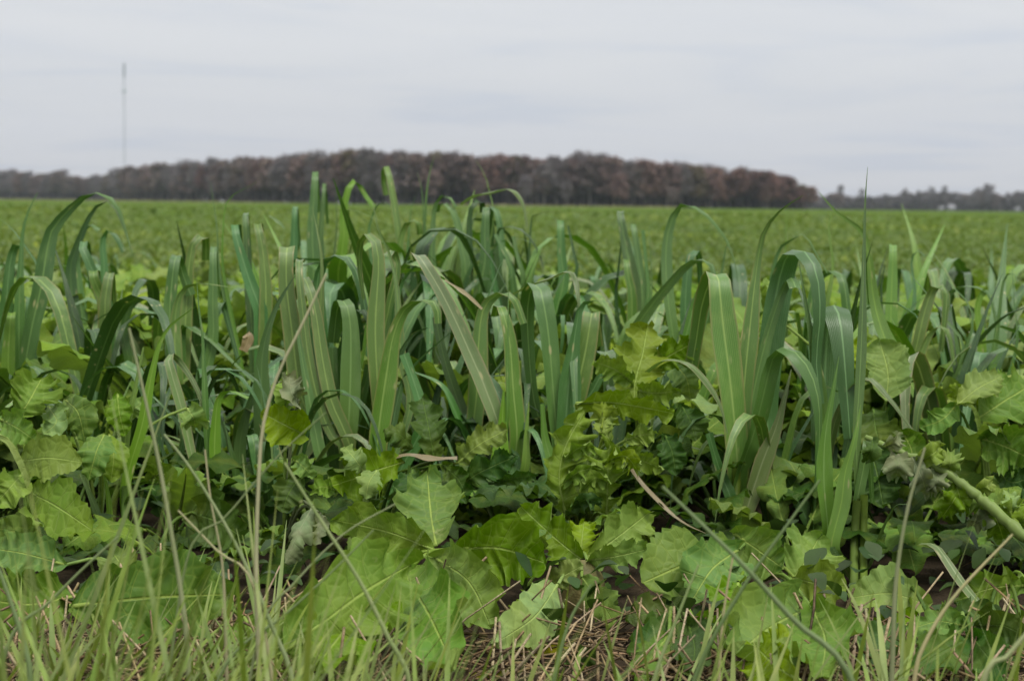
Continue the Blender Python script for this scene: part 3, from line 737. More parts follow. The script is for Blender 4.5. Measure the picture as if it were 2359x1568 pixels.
hero_plant("dark grass leaf left of the tall right clump, bent like an elbow", 1470, 2.0, [
  ([(1440, 800, 0), (1470, 745, 0), (1510, 690, 0), (1545, 648, 0), (1580, 610, 0), (1610, 597, 0), (1632, 602, 0), (1645, 625, 0), (1648, 665, 0)], 36, 38, 'g', .5),
 ])
hero_plant("slender grass plant with a high arch just left of the tall right clump", 1556, 2.1, [
  ([(1552, 800, 0), (1538, 690, 0), (1533, 590, 0), (1541, 525, 0), (1559, 481, 0), (1581, 470, 0), (1617, 486, 0), (1639, 508, 0), (1672, 550, 0), (1694, 612, 0), (1699, 650, 0)], 30, 32, 'g'),
  ([(1600, 800, 1), (1640, 690, 1), (1661, 627, 1), (1672, 565, 1), (1686, 552, 1), (1726, 565, 1)], 18, 40, 'g'),
  ([(1580, 800, 3), (1578, 700, 3), (1585, 610, 3), (1597, 580, 3), (1608, 584, 4)], 30, 5, 'b', .8),
  ([(1575, 800, -1), (1600, 700, -1), (1625, 640, -1)], 26, 15, 'g', .8),
 ])
hero_plant("thin bent-leaved grass plant showing behind the hooded right clump", 1830, 2.1, [
  ([(1770, 720, 0), (1780, 620, 0), (1797, 568, 0), (1830, 548, 0), (1855, 539, 0), (1873, 572, 0), (1906, 630, 0)], 17, 40, 'g', .2),
  ([(1860, 760, 0), (1870, 690, 0), (1881, 645, 0), (1903, 627, 1), (1930, 626, 0), (1944, 655, -1), (1954, 730, -1)], 34, 30, 'g', .7),
  ([(1915, 640, 3), (1912, 560, 3), (1908, 520, 3), (1921, 470, 3)], 18, 10, 'y'),
  ([(1805, 660, 4), (1808, 580, 4), (1814, 470, 4)], 9, 10, 'y'),
 ])
# --- middle clumps
hero_plant("pale scarred grass clump left of centre with many upright leaves", 790, 1.74, [
  ([(790, 1030, -1), (762, 1000, -1), (735, 930, -1), (712, 830, -1), (700, 740, -1), (690, 650, -1), (689, 600, 0), (694, 606, 2)], 24, 10, 'p', .8),
  ([(805, 1030, -1), (790, 985, -1), (762, 920, -1), (742, 823, -1), (726, 715, -1), (708, 655, -.5), (696, 642, 1.5), (684, 690, 3)], 34, 15, 'p', .6),
  ([(760, 960, 2), (745, 850, 2), (737, 760, 2), (741, 650, 2), (740, 590, 2), (731, 535, 2), (718, 474, 2)], 21, 20, 'p'),
  ([(738, 860, 4), (728, 720, 4), (732, 640, 4), (745, 600, 4), (768, 587, 4), (798, 592, 4), (820, 625, 4), (832, 665, 4), (842, 715, 4)], 42, 46, 'b', .4),
  ([(800, 1030, 0), (806, 900, 0), (808, 800, 0), (806, 740, 0), (797, 700, 0), (786, 694, 1), (776, 715, 2.5), (768, 790, 3)], 47, 12, 'g', .6),
  ([(770, 900, 2), (800, 760, 2), (815, 715, 2), (838, 716, 2), (852, 740, 2), (858, 780, 2)], 32, 35, 'k', .6),
  ([(745, 1080, -2), (720, 960, -2), (700, 850, -2), (685, 760, -2)], 30, 20, 'g', .3),
  ([(790, 1040, 2), (830, 930, 2), (850, 840, 2)], 34, 10, 'k', .6),
  ([(770, 1040, 1), (770, 930, 1), (765, 800, 1)], 32, 12, 'k', .7),
 ])
hero_plant("grass clump left of centre with a broad front leaf arching right", 868, 1.70, [
  ([(868, 1030, -1), (878, 940, -1), (890, 860, -1), (905, 775, -1), (928, 718, -1), (955, 695, -1), (985, 690, -1), (1006, 705, -1), (1010, 745, -1)], 52, 34, 'p', .3),
  ([(873, 960, 3), (868, 860, 3), (864, 760, 3), (868, 680, 3), (872, 610, 3), (866, 562, 3), (850, 541, 3.5), (834, 550, 4.5), (827, 600, 5.5), (838, 690, 6)], 42, 22, 'p', .2),
  ([(945, 930, 3), (925, 830, 3), (918, 740, 3), (912, 650, 3), (893, 576, 3), (870, 525, 2), (858, 462, 2)], 22, 20, 'p'),
  ([(895, 900, 4), (905, 740, 4), (915, 690, 4), (930, 642, 4), (958, 612, 3)], 26, 25, 'b', .2),
  ([(985, 960, 0), (970, 930, 0), (950, 870, 0), (930, 815, 0)], 34, 15, 'b', .7),
  ([(860, 1040, 1), (880, 930, 1), (915, 830, 1), (950, 770, 1), (985, 755, 1)], 34, 35, 'k', .1),
  ([(920, 900, 3), (945, 850, 3), (990, 805, 3), (1045, 760, 3)], 17, 40, 'b', .1),
  ([(880, 800, 6), (900, 690, 6), (915, 620, 6), (905, 575, 6), (895, 585, 4)], 26, 15, 'p', .7),
 ])
hero_plant("grass plant at centre with one long scorched leaf slanting left to a cut end", 1150, 1.72, [
  ([(1152, 1000, 0), (1118, 895, 0), (1082, 812, 0), (1045, 730, 0), (1008, 658, 0), (968, 594, 0), (960, 590, 2)], 40, 10, 'e', .85),
  ([(1110, 712, 0), (1075, 680, 0), (1024, 645, 0)], 12, 30, 'd', .3, 1),
  ([(1090, 1010, 2), (1098, 900, 2), (1102, 790, 2), (1112, 715, 2), (1138, 682, 2), (1168, 675, 2), (1188, 692, 2), (1207, 745, 2)], 46, 28, 'p', .4),
  ([(1190, 1020, 1), (1182, 900, 1), (1174, 790, 1), (1160, 725, 1), (1148, 704, 2), (1140, 730, 4)], 42, 18, 'p', .5),
  ([(1168, 960, -1), (1169, 830, -1), (1170, 740, -1), (1171, 618, -1)], 10, 20, 'g'),
  ([(1040, 930, 1), (1010, 885, 1), (955, 858, 1), (930, 850, 1)], 32, 70, 'b', .1),
  ([(1060, 940, 4), (1030, 850, 4), (1010, 770, 4), (1005, 730, 4)], 30, 20, 'k', .7),
  ([(1148, 1080, -1), (1155, 1000, -1), (1160, 900, -1)], 44, 12, 'y', .1),
  ([(1208, 1080, -1), (1212, 1000, -1), (1218, 925, -1)], 22, 12, 'y', .1),
 ])
hero_plant("grass plant right of centre, dark leaf doubled over beside a pale V", 1300, 1.74, [
  ([(1290, 1070, 0), (1278, 950, 0), (1264, 780, 0), (1252, 700, 0), (1242, 662, .5), (1228, 658, 2), (1217, 690, 3), (1215, 760, 3.5), (1226, 900, 3.5), (1240, 960, 3.5)], 42, 14, 'g', .7),
  ([(1300, 1010, 0), (1308, 900, 0), (1320, 800, 0), (1330, 735, 0), (1338, 704, 0), (1364, 692, 0), (1415, 697, 0)], 56, 30, 'b'),
  ([(1306, 1010, 1), (1328, 900, 1), (1348, 810, 1), (1361, 732, 1), (1364, 729, 2.5), (1368, 800, 3.5)], 50, 6, 'p', .9),
  ([(1170, 682, 5), (1215, 658, 5), (1264, 640, 4), (1308, 624, 3), (1326, 640, 3), (1333, 690, 2), (1338, 740, 2)], 21, 55, 'e', .2, 1),
  ([(1330, 960, 3), (1370, 890, 3), (1400, 830, 3)], 34, 15, 'b', .6),
  ([(1275, 1080, -1), (1255, 1010, -1), (1248, 930, -1)], 26, 12, 'g', .4),
 ])
hero_plant("dark slanting grass leaf standing left of the pale scarred clump", 596, 1.72, [
  ([(592, 1120, 0), (602, 1000, 0), (602, 900, 0), (604, 820, 0), (622, 743, 0), (648, 685, 0), (679, 636, 0)], 40, 15, 'k'),
  ([(560, 1130, 1), (552, 1034, 1), (566, 959, 1), (588, 895, 1), (600, 905, 1)], 28, 25, 'k', .4),
  ([(720, 1000, 3), (690, 900, 3), (672, 760, 3), (660, 660, 3), (660, 578, 3), (664, 572, 5)], 44, 8, 'p', .9),
 ])
# --- nearer small plants, left
hero_plant("lime-green grass shoot at left with a curved leaf ending in a long point", 287, 1.58, [
  ([(287, 1134, 0), (300, 1070, 0), (327, 980, 0), (348, 870, 0), (366, 795, 0), (390, 752, 0), (420, 728, 0), (451, 705, 0)], 26, 20, 'y'),
  ([(284, 1100, 1), (290, 1000, 1), (312, 890, 1), (330, 800, 1)], 20, 20, 'y', .2),
  ([(250, 1250, 0), (216, 1160, 0), (185, 1090, 0)], 16, 15, 'g', .3),
  ([(258, 1250, 0), (250, 1150, 0), (240, 1090, 0)], 14, 15, 'y', .3),
  ([(290, 1160, 0), (305, 1135, -1), (345, 1122, -2), (358, 1128, -2)], 14, 60, 'p', .2),
 ], stem=[([(287, 1120), (286, 1200), (286, 1300)], 7)])
hero_plant("thin brown-edged folded leaf on a small grass plant at left", 440, 1.66, [
  ([(450, 1090, 0), (440, 1040, 0), (418, 940, 0), (398, 870, 0), (386, 822, 0), (398, 818, .5), (418, 838, 1), (446, 880, 1), (466, 930, 1), (472, 1000, 1)], 25, 18, 'e', .2),
 ])
hero_plant("small grass plant with a hooked lime leaf just right of the brown-edged one", 500, 1.66, [
  ([(497, 1140, 0), (494, 1034, 0), (499, 940, 0), (510, 908, 0), (535, 900, 0), (572, 916, 0)], 26, 30, 'y', .4),
  ([(484, 1140, 1), (476, 1000, 1), (470, 860, 1), (466, 770, 1), (458, 710, 1), (453, 641, 1)], 15, 20, 'g'),
  ([(440, 1130, -1), (490, 1158, -1), (540, 1135, -2), (588, 1100, -2)], 19, 70, 'g', .2),
  ([(400, 1100, 1), (420, 1000, 1), (360, 920, 1), (340, 915, 1)], 18, 40, 'b', .2),
  ([(520, 1110, 2), (500, 1040, 2), (450, 985, 2), (425, 960, 2)], 18, 40, 'b', .4),
  ([(545, 1120, 2), (530, 1030, 2), (515, 970, 2)], 18, 30, 'k', .2),
 ])
# --- left group
hero_plant("tall grass plant near the left edge with a great arch reaching above the horizon", 55, 2.0, [
  ([(58, 850, 0), (73, 755, 0), (95, 660, 0), (106, 590, 0), (120, 530, 0), (162, 480, 0), (195, 452, 0), (222, 443, 0), (255, 457, 0), (275, 485, 0), (290, 535, 0), (306, 590, 0)], 38, 28, 'g'),
  ([(45, 850, 1), (44, 720, 1), (48, 605, 1), (53, 532, 1), (66, 485, 1), (88, 442, 1)], 26, 20, 'g'),
  ([(12, 760, 3), (16, 680, 3), (24, 600, 3), (38, 562, 3), (52, 566, 3)], 38, 30, 'b', .5),
  ([(90, 640, 5), (72, 590, 5), (30, 530, 5), (0, 505, 5)], 18, 40, 'b'),
  ([(20, 860, 0), (22, 770, 0), (26, 720, 0)], 30, 12, 'y', .8),
 ])
hero_plant("low double arch of grass leaves behind the great left arch", 215, 2.3, [
  ([(162, 640, 0), (180, 560, 0), (205, 500, 0), (226, 472, 0), (248, 463, 0), (264, 478, 0), (283, 520, 0), (296, 560, 0)], 24, 32, 'k'),
  ([(240, 640, 0), (236, 560, 0), (248, 530, 0), (268, 545, 0), (285, 580, 0)], 22, 25, 'b', .5),
  ([(175, 600, 1), (190, 540, 1), (205, 515, 1), (228, 530, 1)], 24, 25, 'g', .5),
 ])
hero_plant("pair of pale bluish folded grass leaves catching light at left", 240, 2.05, [
  ([(250, 730, 0), (228, 670, 0), (208, 610, 0), (188, 566, 0), (200, 560, 1.6)], 32, 10, 'b', .9),
  ([(240, 708, -1), (226, 665, -1), (213, 630, -2), (222, 628, 0)], 32, 5, 'p', .95),
  ([(242, 708, -2), (246, 665, -2), (252, 633, -2), (256, 634, 0)], 32, 5, 'p', .95),
 ])
hero_plant("flat-topped grey-green grass clump left of the slanting dark leaf", 410, 1.95, [
  ([(415, 930, 0), (402, 850, 0), (391, 730, 0), (396, 650, 0), (403, 597, 0), (410, 594, 1.5), (424, 640, 2), (440, 680, 2)], 30, 12, 'g', .8),
  ([(408, 880, -1), (402, 780, -1), (406, 710, -1), (424, 665, -1), (460, 652, -1), (525, 660, -1), (576, 668, -1)], 27, 35, 'p'),
  ([(488, 800, 1), (490, 690, 1), (491, 580, 1), (493, 576, 2.5)], 26, 8, 'g', .9),
  ([(432, 660, 3), (437, 600, 3), (445, 560, 3), (462, 545, 3), (474, 552, 4), (474, 600, 5)], 30, 25, 'p', .6),
  ([(478, 800, 2), (490, 740, 2), (506, 698, 2), (512, 696, 2.6), (530, 760, 3), (550, 835, 3)], 24, 20, 'b', .4),
  ([(415, 760, 1), (470, 770, 1), (520, 815, 0), (568, 862, -1), (600, 893, -2)], 27, 45, 'g', .2),
  ([(410, 920, 0), (460, 890, 0), (510, 872, 0), (583, 860, 0), (640, 848, 0)], 18, 70, 'g', .1),
 ])
hero_plant("spreading low grass leaf bowed sideways among radish leaves at left", 300, 2.0, [
  ([(300, 850, 0), (284, 770, 0), (296, 715, 0), (318, 690, 0), (346, 686, 0)], 24, 40, 'k', .6),
  ([(400, 800, 1), (371, 738, 1), (340, 718, 1), (302, 707, 1), (262, 716, 1), (222, 738, 1), (182, 774, 1)], 17, 45, 'b'),
 ])
hero_plant("grass plant left of centre with two pale leaves fanned into a V", 598, 2.0, [
  ([(600, 720, 0), (586, 680, 0), (563, 610, 0), (540, 528, 0), (548, 518, 1.5)], 32, 12, 'b', .85),
  ([(612, 720, 0), (611, 640, 0), (603, 560, 0), (592, 522, 0), (598, 517, 1.5)], 32, 8, 'p', .85),
  ([(570, 600, 2), (567, 530, 2), (565, 494, 2), (567, 490, 3)], 24, 8, 'g', .9),
  ([(655, 526, 2), (640, 512, 2), (620, 497, 2)], 11, 40, 'k', .4, 1),
  ([(508, 640, 3), (500, 530, 3), (492, 470, 3), (484, 420, 3)], 10, 15, 'g'),
  ([(516, 640, 3), (513, 540, 3), (522, 465, 3), (550, 442, 3), (590, 421, 3)], 10, 20, 'y'),
 ])
# --- clump at back centre, its tips against the woods
hero_plant("flat-topped pair of leaves on the back grass clump, seen against the woods", 726, 2.45, [
  ([(722, 620, 0), (719, 540, 0), (722, 470, 0), (726, 404, 0), (727, 401, 1.5)], 28, 6, 'g', .95),
  ([(740, 620, 1), (738, 550, 1), (743, 480, 1), (746, 430, 1), (747, 427, 2)], 18, 12, 'g', .9),
  ([(676, 640, -2), (677, 560, -2), (679, 480, -2), (681, 477, -1)], 24, 6, 'b', .9),
  ([(774, 540, 2), (774, 460, 2), (776, 404, 2)], 7, 10, 'g'),
  ([(790, 560, 0), (790, 500, 0), (798, 445, 0), (812, 420, 0), (824, 421, 1), (842, 450, 1), (861, 476, 1)], 26, 26, 'y', .5),
 ])
hero_plant("tall straight leaf with a folded top on the back clump at centre", 915, 2.4, [
  ([(924, 600, 0), (918, 540, 0), (908, 470, 0), (897, 410, 0), (890, 385, .5), (884, 392, 2), (884, 420, 2.6), (890, 450, 2.8)], 22, 10, 'p', .6),
  ([(974, 620, 1), (977, 560, 1), (979, 490, 1), (984, 430, 1), (990, 395, 1), (1000, 360, 1)], 16, 15, 'g'),
  ([(972, 560, 1), (974, 480, 1), (970, 430, 1), (960, 396, 1)], 10, 15, 'g'),
  ([(918, 600, -2), (926, 540, -2), (940, 512, -2), (962, 508, -2), (968, 540, -1)], 26, 30, 'p', .6),
  ([(940, 560, 3), (945, 490, 3), (957, 450, 3)], 12, 20, 'b'),
  ([(850, 560, 2), (860, 490, 2), (880, 462, 2), (900, 475, 2)], 14, 35, 'b', .2),
  ([(800, 500, 0), (840, 495, -1), (880, 510, -1), (920, 525, -1)], 14, 60, 'p', .1),
 ])
hero_plant("back grass clump with dark arched leaves at centre, one long blade reaching right", 1040, 2.4, [
  ([(995, 620, 0), (996, 540, 0), (1000, 480, 0), (1015, 452, 0), (1034, 452, 0), (1050, 478, 0)], 24, 32, 'g', .3),
  ([(1072, 640, 0), (1062, 560, 0), (1048, 500, 0), (1030, 474, 0), (1012, 470, .6), (1004, 490, 2)], 27, 25, 'g', .6),
  ([(1080, 620, 1), (1080, 540, 1), (1083, 485, 1), (1098, 463, 1), (1110, 468, 2), (1112, 490, 3)], 22, 25, 'k', .6),
  ([(1114, 620, 0), (1116, 540, 0), (1119, 482, 0), (1121, 480, 1.5)], 30, 6, 'g', .95),
  ([(1060, 470, 2), (1090, 452, 2), (1130, 442, 1), (1175, 436, 1), (1198, 455, 1), (1209, 490, 1), (1214, 525, 1)], 17, 50, 'e', .2, 1),
  ([(1135, 520, 3), (1128, 450, 3), (1117, 405, 3), (1096, 370, 3)], 9, 15, 'y'),
  ([(1148, 600, 1), (1150, 520, 1), (1140, 480, 1), (1130, 478, 2)], 24, 10, 'b', .9),
 ])
hero_plant("sprawling dark leaves at the right end of the back clump", 1200, 2.3, [
  ([(1140, 560, 0), (1170, 522, 0), (1210, 535, 0), (1240, 580, 0), (1252, 620, 0)], 22, 40, 'k', .1),
  ([(1130, 600, -1), (1150, 560, -1), (1190, 548, -1), (1225, 560, -1)], 20, 45, 'b', .1),
  ([(1222, 520, 2), (1230, 500, 2), (1256, 492, 2), (1290, 512, 2)], 12, 45, 'k', .1),
  ([(1296, 660, 0), (1293, 600, 0), (1290, 514, 0), (1292, 510, 1.5)], 28, 8, 'g', .95),
  ([(1325, 640, 1), (1318, 570, 1), (1308, 520, 1)], 16, 20, 'k', .3),
  ([(1180, 640, -2), (1160, 580, -2), (1140, 540, -2)], 24, 25, 'g', .4),
  ([(1205, 650, -2), (1190, 590, -2), (1182, 545, -2)], 22, 25, 'g', .4),
 ])
hero_plant("upright fan of flat-topped leaves standing alone before the open field", 1458, 2.3, [
  ([(1462, 690, 0), (1448, 600, 0), (1436, 540, 0), (1428, 492, 0), (1430, 488, 1.5)], 31, 6, 'g', .95),
  ([(1478, 690, 1), (1470, 600, 1), (1458, 520, 1), (1459, 516, 2)], 24, 8, 'g', .9),
  ([(1492, 690, 1), (1488, 610, 1), (1480, 530, 1)], 16, 10, 'g', .5),
  ([(1455, 690, -1), (1449, 650, -1), (1442, 604, -1), (1444, 600, 1)], 26, 6, 'p', .95),
  ([(1500, 680, 2), (1498, 600, 2), (1495, 520, 2)], 6, 10, 'g', .2),
  ([(1418, 700, 1), (1424, 620, 1), (1430, 560, 1)], 14, 30, 'k', .3),
 ])
# --- right edge group
hero_plant("grass leaf with a bright pale midrib and square top, right of the needle shoot", 2055, 2.2, [
  ([(2050, 800, 0), (2052, 700, 0), (2055, 620, 0), (2056, 572, 0), (2057, 568, 1.5)], 31, 5, 'y', .95),
  ([(2052, 780, 1), (2075, 735, 1), (2100, 705, 1), (2128, 684, 1)], 20, 55, 'k', .2),
  ([(2020, 740, 2), (2030, 700, 2), (2080, 686, 2), (2130, 677, 2)], 12, 60, 'k', .1),
  ([(2030, 720, 3), (2030, 650, 3), (2038, 610, 3)], 14, 20, 'k', .2),
  ([(2105, 690, 4), (2098, 610, 4), (2110, 575, 4), (2130, 590, 4)], 17, 25, 'b', .3),
 ])
hero_plant("arched grass clump at the far right before the open field", 2120, 1.98, [
  ([(2098, 860, 0), (2112, 790, 0), (2130, 715, 0), (2148, 665, 0), (2166, 656, 0), (2180, 672, 0), (2176, 740, 0), (2168, 810, 0)], 32, 24, 'p', .6),
  ([(2112, 860, -1), (2126, 800, -1), (2146, 762, -1), (2168, 750, -1), (2186, 772, -1), (2198, 840, -1)], 26, 26, 'p', .4),
  ([(2216, 810, 1), (2180, 740, 1), (2125, 665, 1), (2077, 612, 1)], 13, 40, 'g', .1),
  ([(2240, 740, 2), (2187, 652, 2), (2132, 583, 2)], 12, 40, 'g', .1),
 ])
hero_plant("curving grass clump close to the right edge with a lower leaf drooping forward", 2260, 2.05, [
  ([(2188, 760, 0), (2180, 690, 0), (2200, 664, 0), (2234, 658, 0), (2266, 665, 0), (2284, 690, 0), (2294, 740, 0)], 26, 35, 'g', .4),
  ([(2260, 790, 0), (2250, 720, 0), (2258, 680, 0), (2270, 668, 0)], 26, 15, 'y', .6),
  ([(2180, 880, -2), (2240, 796, -2), (2303, 732, -3), (2360, 706, -4)], 34, 38, 'k', .5),
  ([(2170, 900, -2), (2220, 872, -2), (2270, 845, -3), (2330, 818, -3), (2346, 840, -3), (2350, 870, -3)], 18, 60, 'b', .1),
  ([(2290, 800, 2), (2300, 720, 2), (2310, 650, 2), (2330, 625, 2), (2345, 650, 2)], 20, 30, 'g', .2),
  ([(2340, 800, 0), (2335, 700, 0), (2330, 600, 0)], 10, 15, 'g'),
 ])
# single dead leaves lying across others
def loose_leaf(label, pts, w, yaw, D, mk, tip=0.1, name="dead_leaf", cat="dead leaf"):
    P = np.array([at(p[0], p[1], D + (p[2] if len(p) > 2 else 0) / 100.0) for p in pts]); c = P[len(P) // 2].copy()
    o = obj(name, ribbon(P - c, (math.cos(R(yaw)), math.sin(R(yaw)), 0), w * D / FPX / (0.35 + 0.65 * abs(math.cos(R(yaw)))), CM[mk], tip, nseed(), 20, base=0.8), None)
    o.location = tuple(map(float, c)); tag(o, label, cat)
loose_leaf("curled straw-coloured dead leaf lying flat across dark radish leaves at centre", [(906, 1050, 0), (940, 1043, 0), (985, 1048, 0), (1020, 1052, 0), (1053, 1050, 0)], 30, 70, 1.50, 'd', .7)
loose_leaf("long brown-streaked dying leaf drooping to the ground in the lower right corner", [(2122, 1250, 2), (2150, 1252, 1), (2172, 1276, 0), (2222, 1349, -2), (2297, 1434, -6), (2352, 1512, -9)], 30, 24, 1.36, 'e', .2)
loose_leaf("thin wiry dead blade snaking down between centre and right clumps", [(1440, 1054, 0), (1474, 1104, 0), (1529, 1164, -2), (1580, 1205, -3), (1629, 1229, -4)], 15, 40, 1.56, 'd')
loose_leaf("dark withered blade arching in front of lobed leaves left of the right clump", [(1489, 856, 2), (1529, 829, 1), (1579, 834, 0), (1629, 879, 0), (1659, 934, 0), (1676, 1000, 0)], 20, 45, 1.60, 'e')
loose_leaf("small curled orange dead blade hanging in shade at right", [(2302, 1209, 0), (2282, 1259, 0), (2250, 1285, 0), (2217, 1304, 0)], 15, 35, 1.52, 'o', .2)
loose_leaf("pale torn leaf stub left of the pale scarred clump", [(560, 808, 0), (572, 780, 0), (566, 770, 0)], 26, 10, 1.8, 'o', .9)

# ------------------------------------------------------------------ radish leaves
def saw(x): f = np.mod(x, 1.0); return np.where(f < 0.72, f / 0.72, (1 - f) / 0.28)
def outline(kind, t, r):
    ph = r.uniform(0, 1)
    if kind == 'round':
        e = np.sin(np.pi * np.clip(t, 0, 1) ** 0.80) ** 0.62
        e = e * (1 - 0.30 * np.exp(-((t - 0.27) / 0.05) ** 2) * r.uniform(0.2, 1.0))
        e = e * (0.90 + 0.13 * saw(t * r.uniform(8, 11) + ph)) * (1 + 0.14 * np.sin(t * r.uniform(9, 15) + ph * 6))
    elif kind == 'lyre':
        big = np.where(t > 0.42, np.sin(np.pi * np.clip((t - 0.40) / 0.60, 0, 1) ** 0.72) ** 0.6, 0)
        small = np.where(t <= 0.46, (0.14 + 0.36 * np.abs(np.sin(np.pi * 2.6 * t + 0.3)) ** 0.8), 0)
        e = np.maximum(big, small * np.clip(t / 0.08, 0, 1)) * (0.90 + 0.12 * saw(t * 15 + ph))
    elif kind == 'lobed':
        n = r.uniform(2.6, 4.2); t0 = t; t = np.clip(t + 0.035 * np.sin(t * r.uniform(7, 13) + r.uniform(0, 6)), 0, 1)
        env = np.sin(np.pi * np.clip(t, 0, 1) ** 0.95) ** 0.55
        e = env * (0.46 + 0.54 * np.abs(np.sin(np.pi * (n * t + ph * 0.3))) ** 0.75) * (0.82 + 0.22 * saw(t * r.uniform(15, 20) + ph))
    else:   # crinkle
        n = r.uniform(3.6, 5.5); t = np.clip(t + 0.04 * np.sin(t * r.uniform(8, 15) + r.uniform(0, 6)), 0, 1)
        env = np.sin(np.pi * np.clip(t, 0, 1) ** 0.9) ** 0.5
        e = env * (0.80 + 0.24 * np.abs(np.sin(np.pi * (n * t + ph))) ** 0.7) * (0.76 + 0.32 * saw(t * 19 + ph))
    return np.maximum(e, 0.015)
def leaf_surface(C, Wd, hw, kind, seed, cup=0.12, wave=0.16, sweep=0.45, m=9, wfreq=None, curl=0.0, bul=0.035):
    r = np.random.RandomState(seed); n = len(C)
    T = norm(np.gradient(C, axis=0)); Wd = norm(Wd - T * (Wd * T).sum(1, keepdims=True)); Nn = norm(np.cross(Wd, T))
    t = np.linspace(0, 1, n); L = np.linalg.norm(np.diff(C, axis=0), axis=1).sum()
    eL, eR = outline(kind, t, r), outline(kind, t, r)
    s = np.linspace(-1, 1, m)
    hwt = np.where(s[None] < 0, eL[:, None], eR[:, None]) * hw
    a = np.abs(s)[None]
    fr = wfreq or r.uniform(2.4, 5.2)
    pl, pr = r.uniform(0, 6.28, 2)
    wv = np.where(s[None] < 0, np.sin(2 * np.pi * fr * t[:, None] + pl), np.sin(2 * np.pi * fr * t[:, None] * 1.13 + pr))
    zz = hw * (cup * a ** 1.5 + wave * wv * a ** 2.0 - curl * np.maximum(a - 0.55, 0) ** 2 * 3) - bul * hw * np.abs(np.sin(np.pi * 7 * t))[:, None] * a * (1 - a) * 4
    zz = zz + r.normal(0, 0.012 * hw, zz.shape) * (0.2 + a)
    fwd = sweep * a * hwt * (1 - t[:, None] ** 3 * 0.9)
    v = C[:, None] + Wd[:, None] * (hwt * s[None] * (1 - 0.25 * np.abs(cup) * a))[..., None] + Nn[:, None] * zz[..., None] + T[:, None] * fwd[..., None]
    uv = np.stack([np.broadcast_to(s, (n, m)) * np.clip(hwt / hw, 0.15, 1) ** 0.3, np.broadcast_to(t[:, None], (n, m))], -1)
    return v.reshape(-1, 3), grid_faces(n, m), uv.reshape(-1, 2)
def leaf_mesh(C, Wd, hw, kind, seed, mat, rib=0.0, pet=None, **kw):
    mb = MB()
    v, f, u = leaf_surface(C, Wd, hw, kind, seed, **kw); mb.add(v, f, u)
    if rib > 0:
        k = int(len(C) * 0.86); Nn = norm(np.cross(Wd, norm(np.gradient(C, axis=0))))
        v, f, u = tube((C - Nn * rib * 0.75)[:k:3], np.linspace(rib, rib * 0.25, len(C[:k:3])), 6); mb.add(v, f, u * [0, 1])
    if pet is not None:
        v, f, u = tube(spline(pet, 9), np.linspace(rib * 1.2, rib * .9, 9), 7); mb.add(v, f, u * [0, 0.2] + [0.034, 0])
    return mb.mesh("leaf", mat)

def radish_plant(label, basepx, D, leaves, group=None, name="radish_plant"):
    """leaves = (midrib px points, half width px, tilt deg, outline kind, material key, D start, D end[, options])"""
    g = on_ground(basepx, D)
    t = thing(name, label, "radish plant", g, group)
    for lf in leaves:
        pts, hw, tilt, kind, mk, d0, d1 = lf[:7]; op = dict(lf[7]) if len(lf) > 7 else {}
        ds = np.linspace(d0, d1, len(pts))
        bow = op.pop('bow', rnd.uniform(0.004, 0.016))
        P = np.array([at(p[0], p[1], d - bow * math.sin(math.pi * k / (len(pts) - 1)), 0.008) for k, (p, d) in enumerate(zip(pts, ds))])
        C = spline(P, 46 if hw > 24 else 30)
        T = norm(np.gradient(C, axis=0)); view = norm(C - CAMP)
        perp = norm(np.cross(view, T))
        facing = norm(np.cross(T, perp))
        Wd = perp * math.cos(R(tilt)) + facing * math.sin(R(tilt))
        hwm = hw * d0 / FPX * (1.22 if d0 < 1.47 else 1.14)
        pet = None
        if not op.pop('nopet', False):
            q = P[0]; mid = g + (q - g) * 0.5; mid[2] = q[2] * 0.72 + 0.012
            pet = np.array([g + np.array([0, 0, 0.012]), mid, q]) - g
        flip = op.pop('flip', False)
        if flip: Wd = -Wd
        obj("leaf", leaf_mesh(C - g, Wd, hwm, kind, nseed(), RM[mk], op.pop('rib', 0.0015), pet, **op), t)
    return t
W1 = dict(wave=0.26, cup=0.16, bul=.13)
def root(parent, px, D, rad, h):
    g = on_ground(px, D) - np.array(parent.location)
    z = np.linspace(-0.02, h, 10); rr = rad * np.sqrt(np.clip(1 - ((z - h * 0.30) / (h * 0.71)) ** 2, 0.004, 1))
    v, f, u = tube(np.stack([np.zeros(10) + g[0], np.zeros(10) + g[1], z], 1), rr, 16)
    obj("root", mesh_of("root", v, f, M_ROOT, u), parent)

radish_plant("broad-leaved radish plant sprawling over the straw at bottom centre", 890, 1.30, [
  ([(1000, 1268), (900, 1226), (768, 1196)], 54, -20, 'round', 'g', 1.34, 1.36, W1),
  ([(1004, 1255), (992, 1180), (984, 1090)], 66, 10, 'round', 'b', 1.36, 1.42, W1),
  ([(1058, 1264), (1150, 1262), (1256, 1296)], 70, 15, 'round', 'g', 1.33, 1.32, W1),
  ([(1000, 1284), (1080, 1340), (1132, 1448)], 62, 15, 'round', 'g', 1.30, 1.22, W1),
  ([(925, 1312), (985, 1410), (1050, 1548)], 80, 12, 'round', 'b', 1.27, 1.08, W1),
  ([(655, 1500), (755, 1424), (850, 1355), (945, 1300)], 104, 6, 'round', 'g', 1.09, 1.20, dict(nopet=True, rib=.002, **W1)),
  ([(880, 1330), (800, 1440), (720, 1545)], 74, 10, 'round', 'g', 1.20, 1.07, W1),
])
